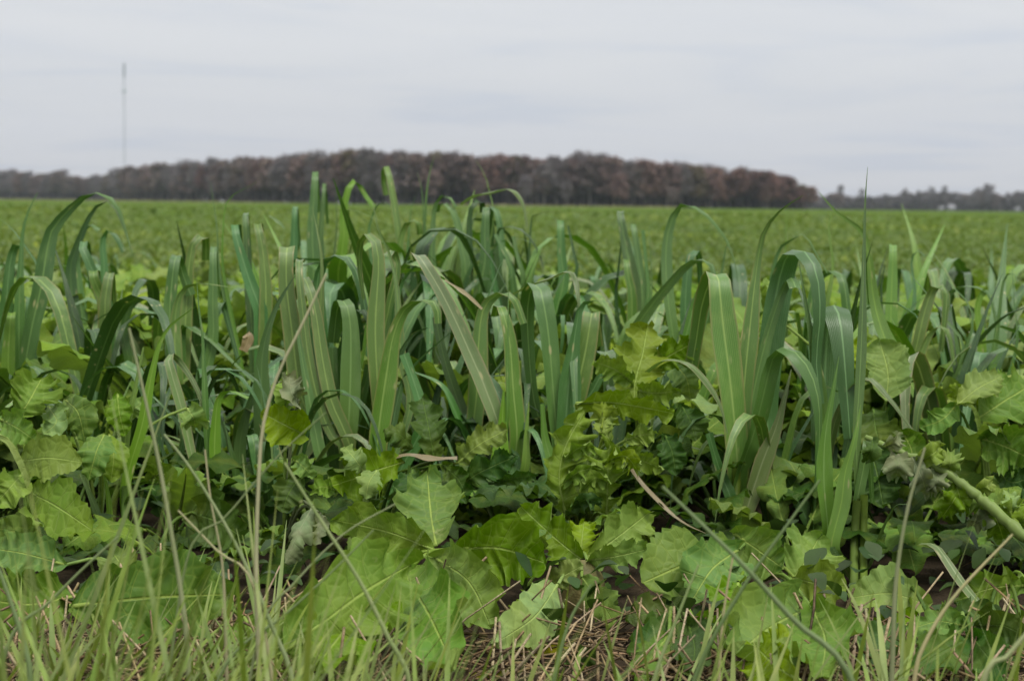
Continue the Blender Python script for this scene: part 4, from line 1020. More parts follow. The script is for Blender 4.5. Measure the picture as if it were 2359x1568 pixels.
radish_plant("large flat-leaved radish at lower left partly hidden by blurred grass", 330, 1.36, [
  ([(160, 1397), (290, 1380), (405, 1372), (530, 1368)], 96, 8, 'round', 'b', 1.17, 1.22, dict(nopet=True, rib=.002, **W1)),
  ([(300, 1330), (280, 1300), (262, 1275)], 42, 10, 'round', 'g', 1.33, 1.36, W1),
  ([(150, 1300), (60, 1275), (-20, 1262)], 46, 10, 'round', 'b', 1.34, 1.34, W1),
  ([(180, 1370), (70, 1390), (-40, 1380)], 70, 15, 'round', 'b', 1.25, 1.24, W1),
  ([(440, 1180), (500, 1200), (565, 1240)], 55, 12, 'round', 'k', 1.46, 1.42, W1),
  ([(560, 1420), (600, 1480), (640, 1540)], 60, 10, 'round', 'g', 1.20, 1.15, W1),
])
radish_plant("pale-leaved radish at the left edge with rounded bright leaves on one stalk", 70, 1.50, [
  ([(45, 1062), (110, 1054), (190, 1064)], 48, -12, 'round', 'l', 1.48, 1.46, dict(wave=.06, cup=.08, nopet=True)),
  ([(66, 1132), (130, 1165), (214, 1222)], 58, 12, 'round', 'l', 1.47, 1.42, dict(wave=.06, cup=.08, nopet=True)),
  ([(40, 962), (66, 925), (96, 870)], 62, -10, 'lobed', 'g', 1.52, 1.55, W1),
  ([(0, 965), (40, 985), (80, 1014)], 38, 15, 'round', 'g', 1.50, 1.48, W1),
  ([(50, 1092), (25, 1120), (-10, 1160)], 42, 15, 'round', 'l', 1.47, 1.45, W1),
  ([(84, 1240), (40, 1225), (-10, 1215)], 34, -10, 'round', 'b', 1.44, 1.43, W1),
  ([(84, 1180), (70, 1200), (60, 1232)], 30, 10, 'round', 'l', 1.47, 1.44, W1),
  ([(-30, 1000), (20, 1020), (60, 1100), (85, 1225)], 7, 0, 'round', 'p', 1.47, 1.46, dict(rib=.0035, nopet=True)),
])
radish_plant("radish with drooping bluish leaves beside the lime grass shoot at left", 225, 1.60, [
  ([(150, 920), (180, 950), (196, 1018)], 36, 15, 'round', 'b', 1.56, 1.54, dict(curl=.3)),
  ([(240, 1000), (222, 1040), (204, 1106)], 36, 18, 'round', 'b', 1.55, 1.52, dict(curl=.2)),
  ([(252, 1000), (262, 1050), (255, 1110)], 34, -15, 'round', 'b', 1.57, 1.55, dict(curl=.2)),
  ([(270, 905), (275, 950), (288, 1004)], 28, 10, 'round', 'g', 1.60, 1.58, W1),
  ([(290, 960), (310, 940), (330, 925)], 26, 10, 'round', 'p', 1.62, 1.62, W1),
  ([(110, 935), (130, 970), (100, 1000)], 30, 10, 'round', 'p', 1.55, 1.52, W1),
  ([(430, 940), (445, 960), (450, 985)], 30, 10, 'round', 'p', 1.62, 1.62, W1),
  ([(350, 1100), (370, 1090), (400, 1100)], 38, 15, 'round', 'b', 1.58, 1.56, W1),
])
radish_plant("radish with one yellow-green leaf and a shrivelled grey tip left of centre", 655, 1.55, [
  ([(700, 1000), (660, 980), (606, 952)], 46, -10, 'round', 'l', 1.52, 1.50, dict(wave=.18, cup=.2)),
  ([(690, 925), (672, 905), (665, 865)], 26, 20, 'crinkle', 'w', 1.50, 1.50, dict(wave=.5, cup=.3)),
  ([(660, 940), (655, 910), (650, 875)], 26, 10, 'round', 'l', 1.51, 1.51, W1),
  ([(690, 1100), (665, 1135), (650, 1180)], 34, 10, 'round', 'k', 1.50, 1.48, W1),
  ([(720, 1165), (690, 1220), (655, 1295)], 30, 25, 'lobed', 'w', 1.47, 1.42, dict(wave=.35, cup=-.4, curl=.6)),
  ([(735, 1180), (740, 1215), (725, 1255)], 18, 20, 'lobed', 'w', 1.46, 1.44, dict(wave=.3)),
  ([(680, 1060), (700, 1075), (722, 1100)], 26, 10, 'lobed', 'g', 1.50, 1.48, W1),
])
radish_plant("dark deeply lobed radish below the middle grass clumps", 860, 1.53, [
  ([(930, 1064), (880, 1078), (820, 1100), (765, 1118)], 60, -10, 'lobed', 'g', 1.50, 1.45, dict(wave=.2)),
  ([(868, 1082), (850, 1110), (842, 1148)], 28, 20, 'lobed', 'p', 1.46, 1.43, dict(wave=.25, curl=.3)),
  ([(840, 1090), (820, 1060), (795, 1030)], 28, 20, 'lobed', 'p', 1.46, 1.46, dict(wave=.3, curl=.3)),
  ([(1000, 1062), (990, 1000), (972, 912)], 42, 8, 'lobed', 'k', 1.52, 1.54, W1),
  ([(950, 1030), (920, 1000), (884, 988)], 30, 30, 'lobed', 'k', 1.52, 1.50, dict(curl=.9, wave=.3)),
  ([(1055, 1066), (1100, 1025), (1168, 988)], 38, -20, 'lobed', 'g', 1.50, 1.50, W1),
  ([(1050, 1130), (1100, 1090), (1192, 1048)], 38, 15, 'lobed', 'k', 1.48, 1.48, W1),
  ([(1140, 1112), (1190, 1100), (1240, 1095)], 20, 30, 'lobed', 'k', 1.48, 1.47, W1),
  ([(1020, 1070), (1060, 1110), (1075, 1160)], 30, 20, 'lobed', 'k', 1.48, 1.45, W1),
  ([(950, 1080), (940, 1130), (930, 1180)], 36, 20, 'lobed', 'k', 1.47, 1.44, W1),
  ([(780, 1130), (740, 1120), (715, 1135)], 26, 20, 'lobed', 'g', 1.47, 1.45, W1),
])
p = radish_plant("bright serrated radish at centre bottom with its pale root bulging from the soil", 1345, 1.40, [
  ([(1345, 1292), (1280, 1240), (1200, 1166)], 58, -10, 'lobed', 'l', 1.39, 1.42, dict(wave=.18, cup=.25)),
  ([(1349, 1284), (1410, 1245), (1494, 1180)], 58, 12, 'lobed', 'l', 1.39, 1.42, dict(wave=.2, cup=.25)),
  ([(1352, 1290), (1420, 1280), (1498, 1262)], 36, 20, 'lobed', 'l', 1.38, 1.38, dict(wave=.2)),
  ([(1345, 1290), (1340, 1250), (1345, 1200)], 38, 5, 'lobed', 'l', 1.41, 1.43, dict(wave=.2)),
  ([(1340, 1330), (1380, 1380), (1420, 1442)], 40, 12, 'lobed', 'g', 1.34, 1.28, dict(wave=.2, curl=.3)),
  ([(1250, 1360), (1290, 1330), (1345, 1300)], 32, 25, 'lobed', 'p', 1.33, 1.33, dict(wave=.35, curl=.6, nopet=True)),
  ([(1285, 1345), (1230, 1420), (1145, 1478)], 52, -15, 'round', 'p', 1.30, 1.16, dict(wave=.14, cup=-.1)),
  ([(1270, 1400), (1265, 1440), (1255, 1480)], 40, 20, 'round', 'k', 1.30, 1.27, W1),
])
root(p, 1352, 1.37, 0.018, 0.040)
radish_plant("crinkled lime-green upright radish leaves at the centre of the picture", 1350, 1.54, [
  ([(1306, 1195), (1288, 1100), (1304, 1024), (1346, 948)], 50, 22, 'lobed', 'l', 1.49, 1.51, dict(wave=.55, cup=.30, wfreq=5.6, bul=.18, m=13, sweep=.55)),
  ([(1396, 1192), (1400, 1090), (1404, 1015)], 46, -26, 'lobed', 'l', 1.50, 1.51, dict(wave=.55, cup=.30, wfreq=5.6, bul=.18, m=13, sweep=.55)),
  ([(1350, 1180), (1345, 1110), (1360, 1040)], 44, 12, 'crinkle', 'l', 1.52, 1.54, dict(wave=.55, cup=.30, wfreq=6.3, bul=.18, m=13, sweep=.55)),
  ([(1300, 1110), (1335, 1085), (1372, 1078)], 24, 30, 'lobed', 'l', 1.48, 1.48, dict(wave=.5, cup=.3)),
  ([(1298, 1060), (1335, 1030), (1368, 1030)], 22, 30, 'lobed', 'l', 1.49, 1.49, dict(wave=.5, cup=.3)),
  ([(1398, 1110), (1370, 1100), (1340, 1130)], 22, -30, 'lobed', 'g', 1.48, 1.47, dict(wave=.5, cup=.3)),
  ([(1402, 1060), (1440, 1050), (1470, 1085)], 26, 25, 'lobed', 'l', 1.49, 1.48, dict(wave=.5, cup=.3)),
  ([(1320, 1170), (1350, 1150), (1385, 1160)], 22, 30, 'lobed', 'k', 1.48, 1.47, dict(wave=.5)),
  ([(1404, 1015), (1392, 985), (1410, 955)], 26, 15, 'lobed', 'l', 1.51, 1.52, dict(wave=.5)),
  ([(1326, 930), (1400, 926), (1460, 934), (1552, 952)], 42, 30, 'lobed', 'l', 1.53, 1.52, dict(wave=.25)),
  ([(1440, 1014), (1475, 1002), (1512, 998)], 28, 25, 'lobed', 'l', 1.52, 1.52, W1),
  ([(1430, 1030), (1480, 1060), (1530, 1080)], 30, 25, 'lobed', 'g', 1.52, 1.50, W1),
  ([(1410, 980), (1390, 960), (1370, 975)], 32, 15, 'crinkle', 'l', 1.53, 1.52, dict(wave=.3)),
])
radish_plant("lobed yellow-green radish rising between the centre and right grass clumps", 1480, 1.70, [
  ([(1462, 945), (1462, 884), (1480, 814), (1492, 748)], 66, 15, 'lobed', 'l', 1.64, 1.68, dict(wave=.22)),
  ([(1455, 880), (1415, 850), (1366, 832)], 36, -25, 'lobed', 'l', 1.64, 1.63, dict(wave=.22)),
  ([(1490, 850), (1540, 820), (1596, 790)], 40, 15, 'lobed', 'g', 1.68, 1.68, W1),
  ([(1470, 900), (1510, 905), (1560, 900)], 36, 25, 'lobed', 'l', 1.63, 1.62, W1),
  ([(1530, 1000), (1548, 1040), (1556, 1095)], 30, 10, 'round', 'k', 1.62, 1.60, W1),
  ([(1570, 935), (1590, 970), (1602, 1015)], 34, -12, 'round', 'k', 1.64, 1.62, W1),
  ([(1545, 830), (1580, 870), (1590, 920)], 34, 12, 'round', 'b', 1.72, 1.70, W1),
  ([(1520, 1010), (1545, 1000), (1570, 1015)], 22, 12, 'round', 'p', 1.66, 1.65, W1),
])
radish_plant("radish at lower right with a bluish two-lobed leaf spread toward the camera", 1760, 1.42, [
  ([(1698, 1262), (1600, 1290), (1478, 1342)], 78, 10, 'lyre', 'b', 1.38, 1.32, dict(wave=.08, cup=.05, sweep=.2)),
  ([(1690, 1228), (1740, 1262), (1806, 1310)], 50, 10, 'round', 'b', 1.39, 1.36, W1),
  ([(1700, 1265), (1640, 1310), (1590, 1388)], 62, 10, 'round', 'b', 1.36, 1.30, W1),
  ([(1818, 1340), (1850, 1300), (1885, 1240)], 62, 5, 'round', 'l', 1.37, 1.40, dict(wave=.18, cup=.15)),
  ([(1830, 1330), (1890, 1345), (1950, 1350)], 50, 15, 'round', 'l', 1.35, 1.33, dict(wave=.18)),
  ([(1860, 1400), (1780, 1440), (1690, 1510)], 88, 8, 'round', 'g', 1.24, 1.10, W1),
  ([(1842, 1568), (1790, 1535), (1742, 1490)], 66, -6, 'round', 'l', 1.06, 1.12, dict(nopet=True, **W1)),
  ([(1870, 1400), (1900, 1470), (1890, 1560)], 66, 12, 'round', 'g', 1.22, 1.08, W1),
  ([(1700, 1340), (1690, 1380), (1700, 1420)], 50, 12, 'round', 'g', 1.31, 1.28, W1),
])
radish_plant("low dark radish on the straw between the serrated and the bluish one", 1560, 1.30, [
  ([(1570, 1440), (1520, 1470), (1450, 1510)], 46, 20, 'round', 'k', 1.25, 1.16, W1),
  ([(1585, 1440), (1600, 1490), (1590, 1560)], 44, 15, 'round', 'k', 1.24, 1.12, W1),
  ([(1560, 1420), (1500, 1410), (1440, 1430)], 36, 25, 'round', 'k', 1.28, 1.26, W1),
  ([(1600, 1430), (1650, 1450), (1680, 1500)], 38, 15, 'lobed', 'g', 1.25, 1.18, W1),
  ([(1540, 1460), (1490, 1530), (1470, 1580)], 36, 15, 'lobed', 'g', 1.20, 1.12, W1),
])
radish_plant("low dark-leaved radish under the brown-streaked leaf in the right corner", 2230, 1.26, [
  ([(2230, 1470), (2170, 1500), (2100, 1545)], 46, 15, 'round', 'k', 1.20, 1.11, W1),
  ([(2240, 1470), (2280, 1520), (2300, 1580)], 46, 15, 'round', 'k', 1.19, 1.10, W1),
  ([(2220, 1440), (2160, 1430), (2090, 1450)], 40, 20, 'lobed', 'g', 1.24, 1.21, W1),
  ([(2250, 1440), (2310, 1440), (2370, 1470)], 42, 20, 'round', 'k', 1.24, 1.20, W1),
])
radish_plant("radish with one pale cupped leaf at lower right behind blurred grass", 2080, 1.40, [
  ([(2135, 1392), (2050, 1366), (1955, 1376)], 52, 25, 'round', 'p', 1.34, 1.34, dict(cup=.3, wave=.08)),
  ([(2110, 1420), (2060, 1450), (2000, 1440)], 44, 20, 'round', 'g', 1.30, 1.28, W1),
  ([(2140, 1420), (2160, 1480), (2150, 1550)], 44, 12, 'round', 'k', 1.26, 1.20, W1),
  ([(2060, 1430), (2030, 1500), (2050, 1560)], 48, 12, 'round', 'k', 1.24, 1.18, W1),
])
radish_plant("radish with a jagged bright leaf at the right edge near the ground", 2330, 1.42, [
  ([(2372, 1348), (2290, 1352), (2196, 1384)], 48, -15, 'lobed', 'g', 1.38, 1.36, W1),
  ([(2340, 1420), (2300, 1450), (2250, 1440)], 44, 20, 'round', 'k', 1.34, 1.30, W1),
  ([(2350, 1420), (2330, 1490), (2300, 1550)], 40, 15, 'round', 'k', 1.28, 1.20, W1),
  ([(2280, 1400), (2230, 1430), (2200, 1480)], 40, 15, 'round', 'k', 1.32, 1.26, W1),
])
radish_plant("radish at the right edge with a pale hooked leaf stalk and large veined leaf", 2275, 1.64, [
  ([(2276, 1110), (2262, 1010), (2245, 945), (2222, 930), (2200, 932)], 6, 0, 'round', 'p', 1.60, 1.58, dict(rib=.0036, nopet=True)),
  ([(2205, 932), (2250, 895), (2306, 866)], 36, -20, 'round', 'p', 1.58, 1.60, dict(wave=.2, cup=.2, nopet=True)),
  ([(2245, 968), (2310, 925), (2385, 880)], 72, -8, 'lobed', 'g', 1.60, 1.62, dict(wave=.14, nopet=True)),
  ([(2260, 1010), (2320, 1030), (2380, 1060)], 60, 15, 'lobed', 'g', 1.58, 1.56, W1),
  ([(2200, 935), (2170, 965), (2120, 985)], 30, 20, 'round', 'b', 1.60, 1.60, W1),
  ([(2300, 1090), (2330, 1110), (2370, 1100)], 40, 12, 'lobed', 'k', 1.58, 1.56, W1),
  ([(2250, 930), (2220, 905), (2190, 915)], 30, 20, 'lobed', 'l', 1.62, 1.62, W1),
])
radish_plant("big round pale leaf with a ragged edge behind the right needle shoot", 2030, 1.75, [
  ([(2040, 925), (2045, 860), (2026, 785)], 54, 8, 'round', 'p', 1.68, 1.70, dict(wave=.1, cup=.25)),
  ([(2010, 940), (2020, 1000), (2040, 1060)], 46, 10, 'round', 'k', 1.66, 1.62, W1),
  ([(2000, 1020), (2020, 1090), (2035, 1170)], 56, 10, 'round', 'k', 1.62, 1.58, W1),
  ([(2080, 1000), (2100, 1040), (2090, 1100)], 40, 12, 'round', 'b', 1.64, 1.60, W1),
  ([(1945, 880), (1960, 830), (1950, 780)], 36, 10, 'round', 'l', 1.75, 1.76, W1),
  ([(1760, 720), (1785, 680), (1790, 640)], 30, 10, 'round', 'l', 1.76, 1.78, W1),
  ([(1660, 1290), (1640, 1250), (1600, 1230)], 40, 15, 'round', 'k', 1.55, 1.54, W1),
])
def flower_stalk():
    D0 = 1.50
    pts = [(1990, 1005), (2040, 1028), (2100, 1052), (2162, 1079), (2237, 1129), (2312, 1194), (2390, 1262)]
    P = np.array([at(x, y, D0 - 0.012 * k) for k, (x, y) in enumerate(pts)]); g = P[3].copy(); g[2] = 0
    t = thing("radish_stalk", "thick pale radish stalk leaning across the right edge, hung with torn leaves", "plant stalk", g)
    C = spline(P, 22) - g
    v, f, u = tube(spline(C, 44) + nrs.normal(0, .0006, (44, 3)), np.linspace(0.0022, 0.0050, 44) * (1 + .22 * np.sin(np.arange(44) * 1.15) ** 4 + nrs.normal(0, .05, 44)), 8); obj("stem", mesh_of("stem", v, f, M_STEM, u), t)
    for (a, b, hw, mk, tl) in (((2100, 1052), (2135, 1140), 26, 'w', 10), ((2160, 1080), (2150, 1135), 24, 'w', -15), ((2180, 1090), (2190, 1040), 22, 'l', 15), ((2195, 1100), (2215, 1180), 24, 'l', 10),
                               ((2240, 1130), (2262, 1190), 28, 'l', 10), ((2250, 1130), (2285, 1110), 18, 'p', 30), ((2330, 1195), (2320, 1130), 18, 'p', 15), ((2040, 1030), (2075, 1005), 18, 'w', 25), ((2300, 1185), (2345, 1170), 24, 'l', 25), ((2120, 1062), (2165, 1030), 26, 'l', 25), ((2070, 1045), (2062, 1100), 30, 'w', -10), ((2215, 1112), (2170, 1190), 30, 'l', -15), ((2275, 1160), (2310, 1240), 30, 'g', 10), ((2340, 1215), (2375, 1170), 26, 'l', 20), ((2290, 1175), (2235, 1210), 24, 'w', -20), ((2010, 1012), (1995, 1060), 22, 'k', 10)):
        Q = np.array([at(a[0], a[1], D0 - 0.03), at((a[0] + b[0]) / 2 + 4, (a[1] + b[1]) / 2, D0 - 0.045), at(b[0], b[1], D0 - 0.03)]) - g
        C2 = spline(Q, 24); T = norm(np.gradient(C2, axis=0)); vw = norm(C2 + g - CAMP); pp = norm(np.cross(vw, T)); fc = norm(np.cross(T, pp))
        obj("leaf", leaf_mesh(C2, pp * math.cos(R(tl)) + fc * math.sin(R(tl)), 1.35 * hw * D0 / FPX, 'lobed', nseed(), RM[mk], 0.0012, None, wave=.4, cup=.3, curl=.4), t)
flower_stalk()
def fallen(label, pts, hw, D, mk, tilt=30):
    P = np.array([at(x, y, D, 0.006) for x, y in pts]); c = P[1].copy(); C = spline(P, 26)
    T = norm(np.gradient(C, axis=0)); pp = norm(np.cross(norm(C - CAMP), T)); fc = norm(np.cross(T, pp))
    o = obj("fallen_leaf", leaf_mesh(C - c, pp * math.cos(R(tilt)) + fc * math.sin(R(tilt)), hw * D / FPX, 'round', nseed(), RM[mk], 0.001, None, wave=.15), None)
    o.location = tuple(map(float, c)); tag(o, label, "leaf")
fallen("yellow fallen leaf on the straw under the serrated radish", [(1190, 1500), (1245, 1492), (1310, 1482)], 24, 1.25, 'y')
fallen("smaller yellow fallen leaf at the bottom edge below the centre", [(1080, 1552), (1130, 1545), (1175, 1548)], 16, 1.17, 'y')
fallen("dull green fallen leaf lying right of the yellow one on the straw", [(1300, 1530), (1340, 1515), (1375, 1500)], 34, 1.20, 'k')
# ------------------------------------------------------------------ radish plants of the crop behind
def canon_radish(seed, kind, mk):
    r = np.random.RandomState(seed)
    a0 = r.uniform(1.05, 1.40); a1 = r.uniform(-0.7, 0.45)
    n = 26; t = np.linspace(0, 1, n); ang = a0 + (a1 - a0) * t ** 1.2
    st = np.stack([np.cos(ang), r.uniform(-.25, .25) * t, np.sin(ang)], 1) / n
    C = np.cumsum(st, 0); C = C - C[0]
    k = 11 if kind == 'round' else 8
    blade = spline(C[k:], 28)
    Wd = np.repeat(np.array([[0, -1.0, 0]]), 28, 0)
    return leaf_mesh(blade, Wd, r.uniform(0.115, 0.165), kind, seed, RM[mk], 0.010, C[:k + 1], m=7, wave=r.uniform(.1, .28), cup=r.uniform(-.15, .2), curl=r.uniform(0, .5), bul=.07)
RL = []
for i, (kind, mk) in enumerate([('round', 'g'), ('round', 'g'), ('round', 'b'), ('round', 'b'), ('lyre', 'g'), ('lyre', 'b'), ('lobed', 'g'), ('lobed', 'g'), ('lobed', 'l'), ('round', 'l'), ('lobed', 'l'),
                                ('lyre', 'l'), ('round', 'p'), ('lobed', 'b'), ('lobed', 'p'), ('round', 'k'), ('lobed', 'k')]):
    RL.append((canon_radish(300 + i, kind, mk), mk)); RL.append((canon_radish(340 + i, kind, mk), mk))
ZONES_X = ["at the left edge", "left of centre", "in the middle", "right of centre", "toward the right edge"]
def zone(p, kind):
    D = max(p[1], .1); px = 1179 + p[0] / D * FPX
    zx = min(4, max(0, int(px / 472)))
    zd = 0 if D < 2.3 else 1 if D < 3.6 else 2
    where = ["close behind the front plants", "in the second depth of the crop", "in the blurred field beyond"][zd]
    return f"{kind} {where}, {ZONES_X[zx]}", f"{kind}s {where} {ZONES_X[zx]}"
def scatter_radish(x, y, size, nl, seed):
    r = random.Random(seed)
    lab, grp = zone((x, y), "leafy radish plant")
    t = thing("radish_plant", lab, "radish plant", (x, y, 0), grp)
    az = r.uniform(0, 6.28); fam = r.choice(['g', 'g', 'l', 'l'])
    for k in range(nl):
        az += 2.4 + r.uniform(-.3, .3)
        for _ in range(4):
            me, mk = RL[r.randrange(len(RL))]
            if mk == fam or r.random() < 0.35: break
        o = bpy.data.objects.new("leaf", me); COL.objects.link(o); o.parent = t
        s = size * r.uniform(0.75, 1.15)
        o.scale = (s, s, s); o.rotation_euler = (r.uniform(-.35, .35), r.uniform(-.25, .40), az)
        o.location = (0.01 * math.cos(az), 0.01 * math.sin(az), 0)
hero_xy = []
def pts_in(y0, y1, cnt, mind):
    out = []; tries = 0
    while len(out) < cnt and tries < cnt * 60:
        tries += 1
        y = math.sqrt(rnd.uniform(y0 ** 2, y1 ** 2)); x = rnd.uniform(-1, 1) * (0.31 * y + 0.08)
        if all((x - a) ** 2 + (y - b) ** 2 > mind ** 2 for a, b in out): out.append((x, y))
    return out
sd = 1000
for y0, y1, cnt, mind in ((1.92, 2.5, 64, 0.078), (2.5, 3.8, 105, 0.095), (3.8, 6.4, 125, 0.13)):
    for (x, y) in pts_in(y0, y1, cnt, mind):
        sd += 1
        hgt = float(canopy_h(y)) * (1.25 if abs(x + 0.06) < 0.2 and 2.0 < y < 2.7 else 1.0)
        scatter_radish(x, y, min(0.215 if y < 2.3 else 0.25, hgt * rnd.uniform(1.1, 1.45)), 15 if y < 2.5 else 12 if y < 3.8 else 9, sd)
# smaller plants under the front row, mostly with leaves coloured dark for shade
for (x, y) in pts_in(1.42, 1.78, 26, 0.07):
    r = random.Random(sd + 77); sd += 1
    t = thing("radish_plant", "small radish plant under the front row, its leaves coloured dark for shade", "radish plant", (x, y, 0), "small radish plants shaded by the front row")
    az = r.uniform(0, 6.28); hs = np.interp(y, [1.4, 1.78], [0.10, 0.19])
    for k in range(8):
        az += 2.4; me, mk = RL[r.choice([30, 31, 32, 33, 30, 31, 32, 33, 4, 6, 12, 26])]
        o = bpy.data.objects.new("leaf", me); COL.objects.link(o); o.parent = t
        s = hs * r.uniform(0.8, 1.2); o.scale = (s, s, s); o.rotation_euler = (r.uniform(-.4, .4), r.uniform(-.1, .5), az)
# leaves filling between the plants (too many and too mixed to count)
def understory():
    mats = [radish_mat("low_leaf", (0.095, 0.155, 0.026), (0.18, 0.24, 0.10), (0.2, 0.26, 0.09), joined=True), radish_mat("low_leaf_dark", (0.06, 0.11, 0.024), (0.12, 0.17, 0.06), (0.13, 0.18, 0.06), joined=True)]
    cnt = 4600
    yy = np.sqrt(nrs.uniform(2.35 ** 2, 6.6 ** 2, cnt)); xx = nrs.uniform(-1, 1, cnt) * (0.33 * yy + 0.1)
    L = nrs.uniform(0.05, 0.10, cnt)
    z = canopy_h(yy) * nrs.uniform(0.05, 0.55, cnt)
    v, f, u, tn = many_leaves(np.stack([xx, yy, z], 1), L, L * nrs.uniform(.2, .34, cnt), nrs.uniform(0, 6.28, cnt), nrs.uniform(0.0, 1.2, cnt), nrs.uniform(.1, .7, cnt), nrs.rand(cnt), 6)
    o = obj("low_foliage", mesh_of("low_foliage", v, f, mats, u, True, np.repeat((nrs.rand(cnt) < .5).astype(int), len(f) // cnt), tn))
    tag(o, "dense low leaves filling the gaps between crop plants", "foliage", kind="stuff")
understory()

# ------------------------------------------------------------------ cereal plants of the crop behind
def canon_blade(seed, form, mk):
    r = random.Random(seed); w = r.uniform(0.055, 0.080)
    if form == 'up': P = [(0, 0, 0), (.02, 0, .25), (.05, 0, .5), (.10 + r.uniform(0, .08), 0, .75), (.2 + r.uniform(0, .12), 0, .96)]
    elif form == 'arch':
        k = r.uniform(.55, .72); P = [(0, 0, 0), (.03, 0, .25), (.08, 0, .45), (.16, 0, k), (.28, 0, k + .06), (.40, 0, k), (.50, 0, k - .18), (.55, 0, k - .35)]
    elif form == 'arch2':
        k = r.uniform(.5, .62); P = [(0, 0, 0), (.04, .01, .25), (.10, .02, k - .06), (.17, .03, k), (.25, .05, k - .05), (.30, .07, k - .2), (.33, .09, k - .38)]
    elif form == 'fold':
        k = r.uniform(.5, .68); P = [(0, 0, 0), (.03, 0, .22), (.07, 0, k - .08), (.085, 0, k), (.11, 0, k + .005), (.13, 0, k - .09), (.14, 0, k - .3)]
    else: P = [(0, 0, 0), (.1, 0, .2), (.28, 0, .36), (.5, 0, .44), (.72, 0, .42)]
    return ribbon(np.array(P, float), (0, -1, 0), w, CM[mk], r.choice([0, .2, .5]) if form != 'up' else 0, seed, 18, name="leaf")
CB = [canon_blade(500 + i, f, m) for i, (f, m) in enumerate([(f, m) for f in ('up', 'arch', 'arch2', 'arch', 'fold', 'low') for m in ('g', 'b', 'p', 'k')] + [('up', 'y'), ('arch', 'y'), ('arch', 'e')])]
def scatter_cereal(x, y, size, nl, seed, low=False):
    r = random.Random(seed)
    lab, grp = zone((x, y), "wide-leaved grass plant")
    t = thing("cereal_plant", lab, "grass plant", (x, y, 0), grp)
    az = r.uniform(0, 6.28)
    for k in range(nl):
        az += 3.14 + r.uniform(-.9, .9)
        o = bpy.data.objects.new("leaf", CB[r.choice([3, 7, 11, 20, 21, 22, 23, 23, 15, 4, 5])] if low else CB[r.randrange(len(CB))]); COL.objects.link(o); o.parent = t
        s = size * r.uniform(0.7, 1.15); o.scale = (s, s, s)
        o.rotation_euler = (r.uniform(-.2, .2), r.uniform(-.1, .25), az)
for y0, y1, cnt, mind in ((1.60, 1.80, 9, 0.07), (1.80, 2.3, 36, 0.07), (2.2, 3.2, 34, 0.12), (3.2, 5.5, 14, 0.25)):
    for (x, y) in pts_in(y0, y1, cnt, mind):
        sd += 1
        scatter_cereal(x, y, rnd.uniform(0.24, 0.33) * (0.62 if y < 1.8 else 1.0 if y < 3.2 else 0.8), rnd.randint(4, 6), sd)

# the taller mound of grass at the back centre
for k in range(28):
    y = rnd.uniform(2.15, 2.75); px = rnd.uniform(690, 1270); sd += 1
    scatter_cereal((px - 1179) / FPX * y, y, rnd.uniform(0.27, 0.36), rnd.randint(5, 7), sd)
# dark blades leaning low behind the front clumps
for k in range(26):
    y = rnd.uniform(1.72, 1.95); px = rnd.uniform(330, 1620); sd += 1
    scatter_cereal((px - 1179) / FPX * y, y, rnd.uniform(0.16, 0.22), 5, sd, True)
# ------------------------------------------------------------------ low weeds in the shade of the front row
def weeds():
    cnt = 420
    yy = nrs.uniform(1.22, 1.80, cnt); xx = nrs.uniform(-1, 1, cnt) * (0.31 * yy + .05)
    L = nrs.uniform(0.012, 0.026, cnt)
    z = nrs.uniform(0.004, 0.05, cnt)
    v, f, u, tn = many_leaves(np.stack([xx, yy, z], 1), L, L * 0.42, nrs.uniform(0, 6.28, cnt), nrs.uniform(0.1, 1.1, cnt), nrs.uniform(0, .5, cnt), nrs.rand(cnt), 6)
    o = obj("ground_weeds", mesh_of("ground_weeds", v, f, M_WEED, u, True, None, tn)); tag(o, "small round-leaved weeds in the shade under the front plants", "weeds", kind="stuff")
weeds()
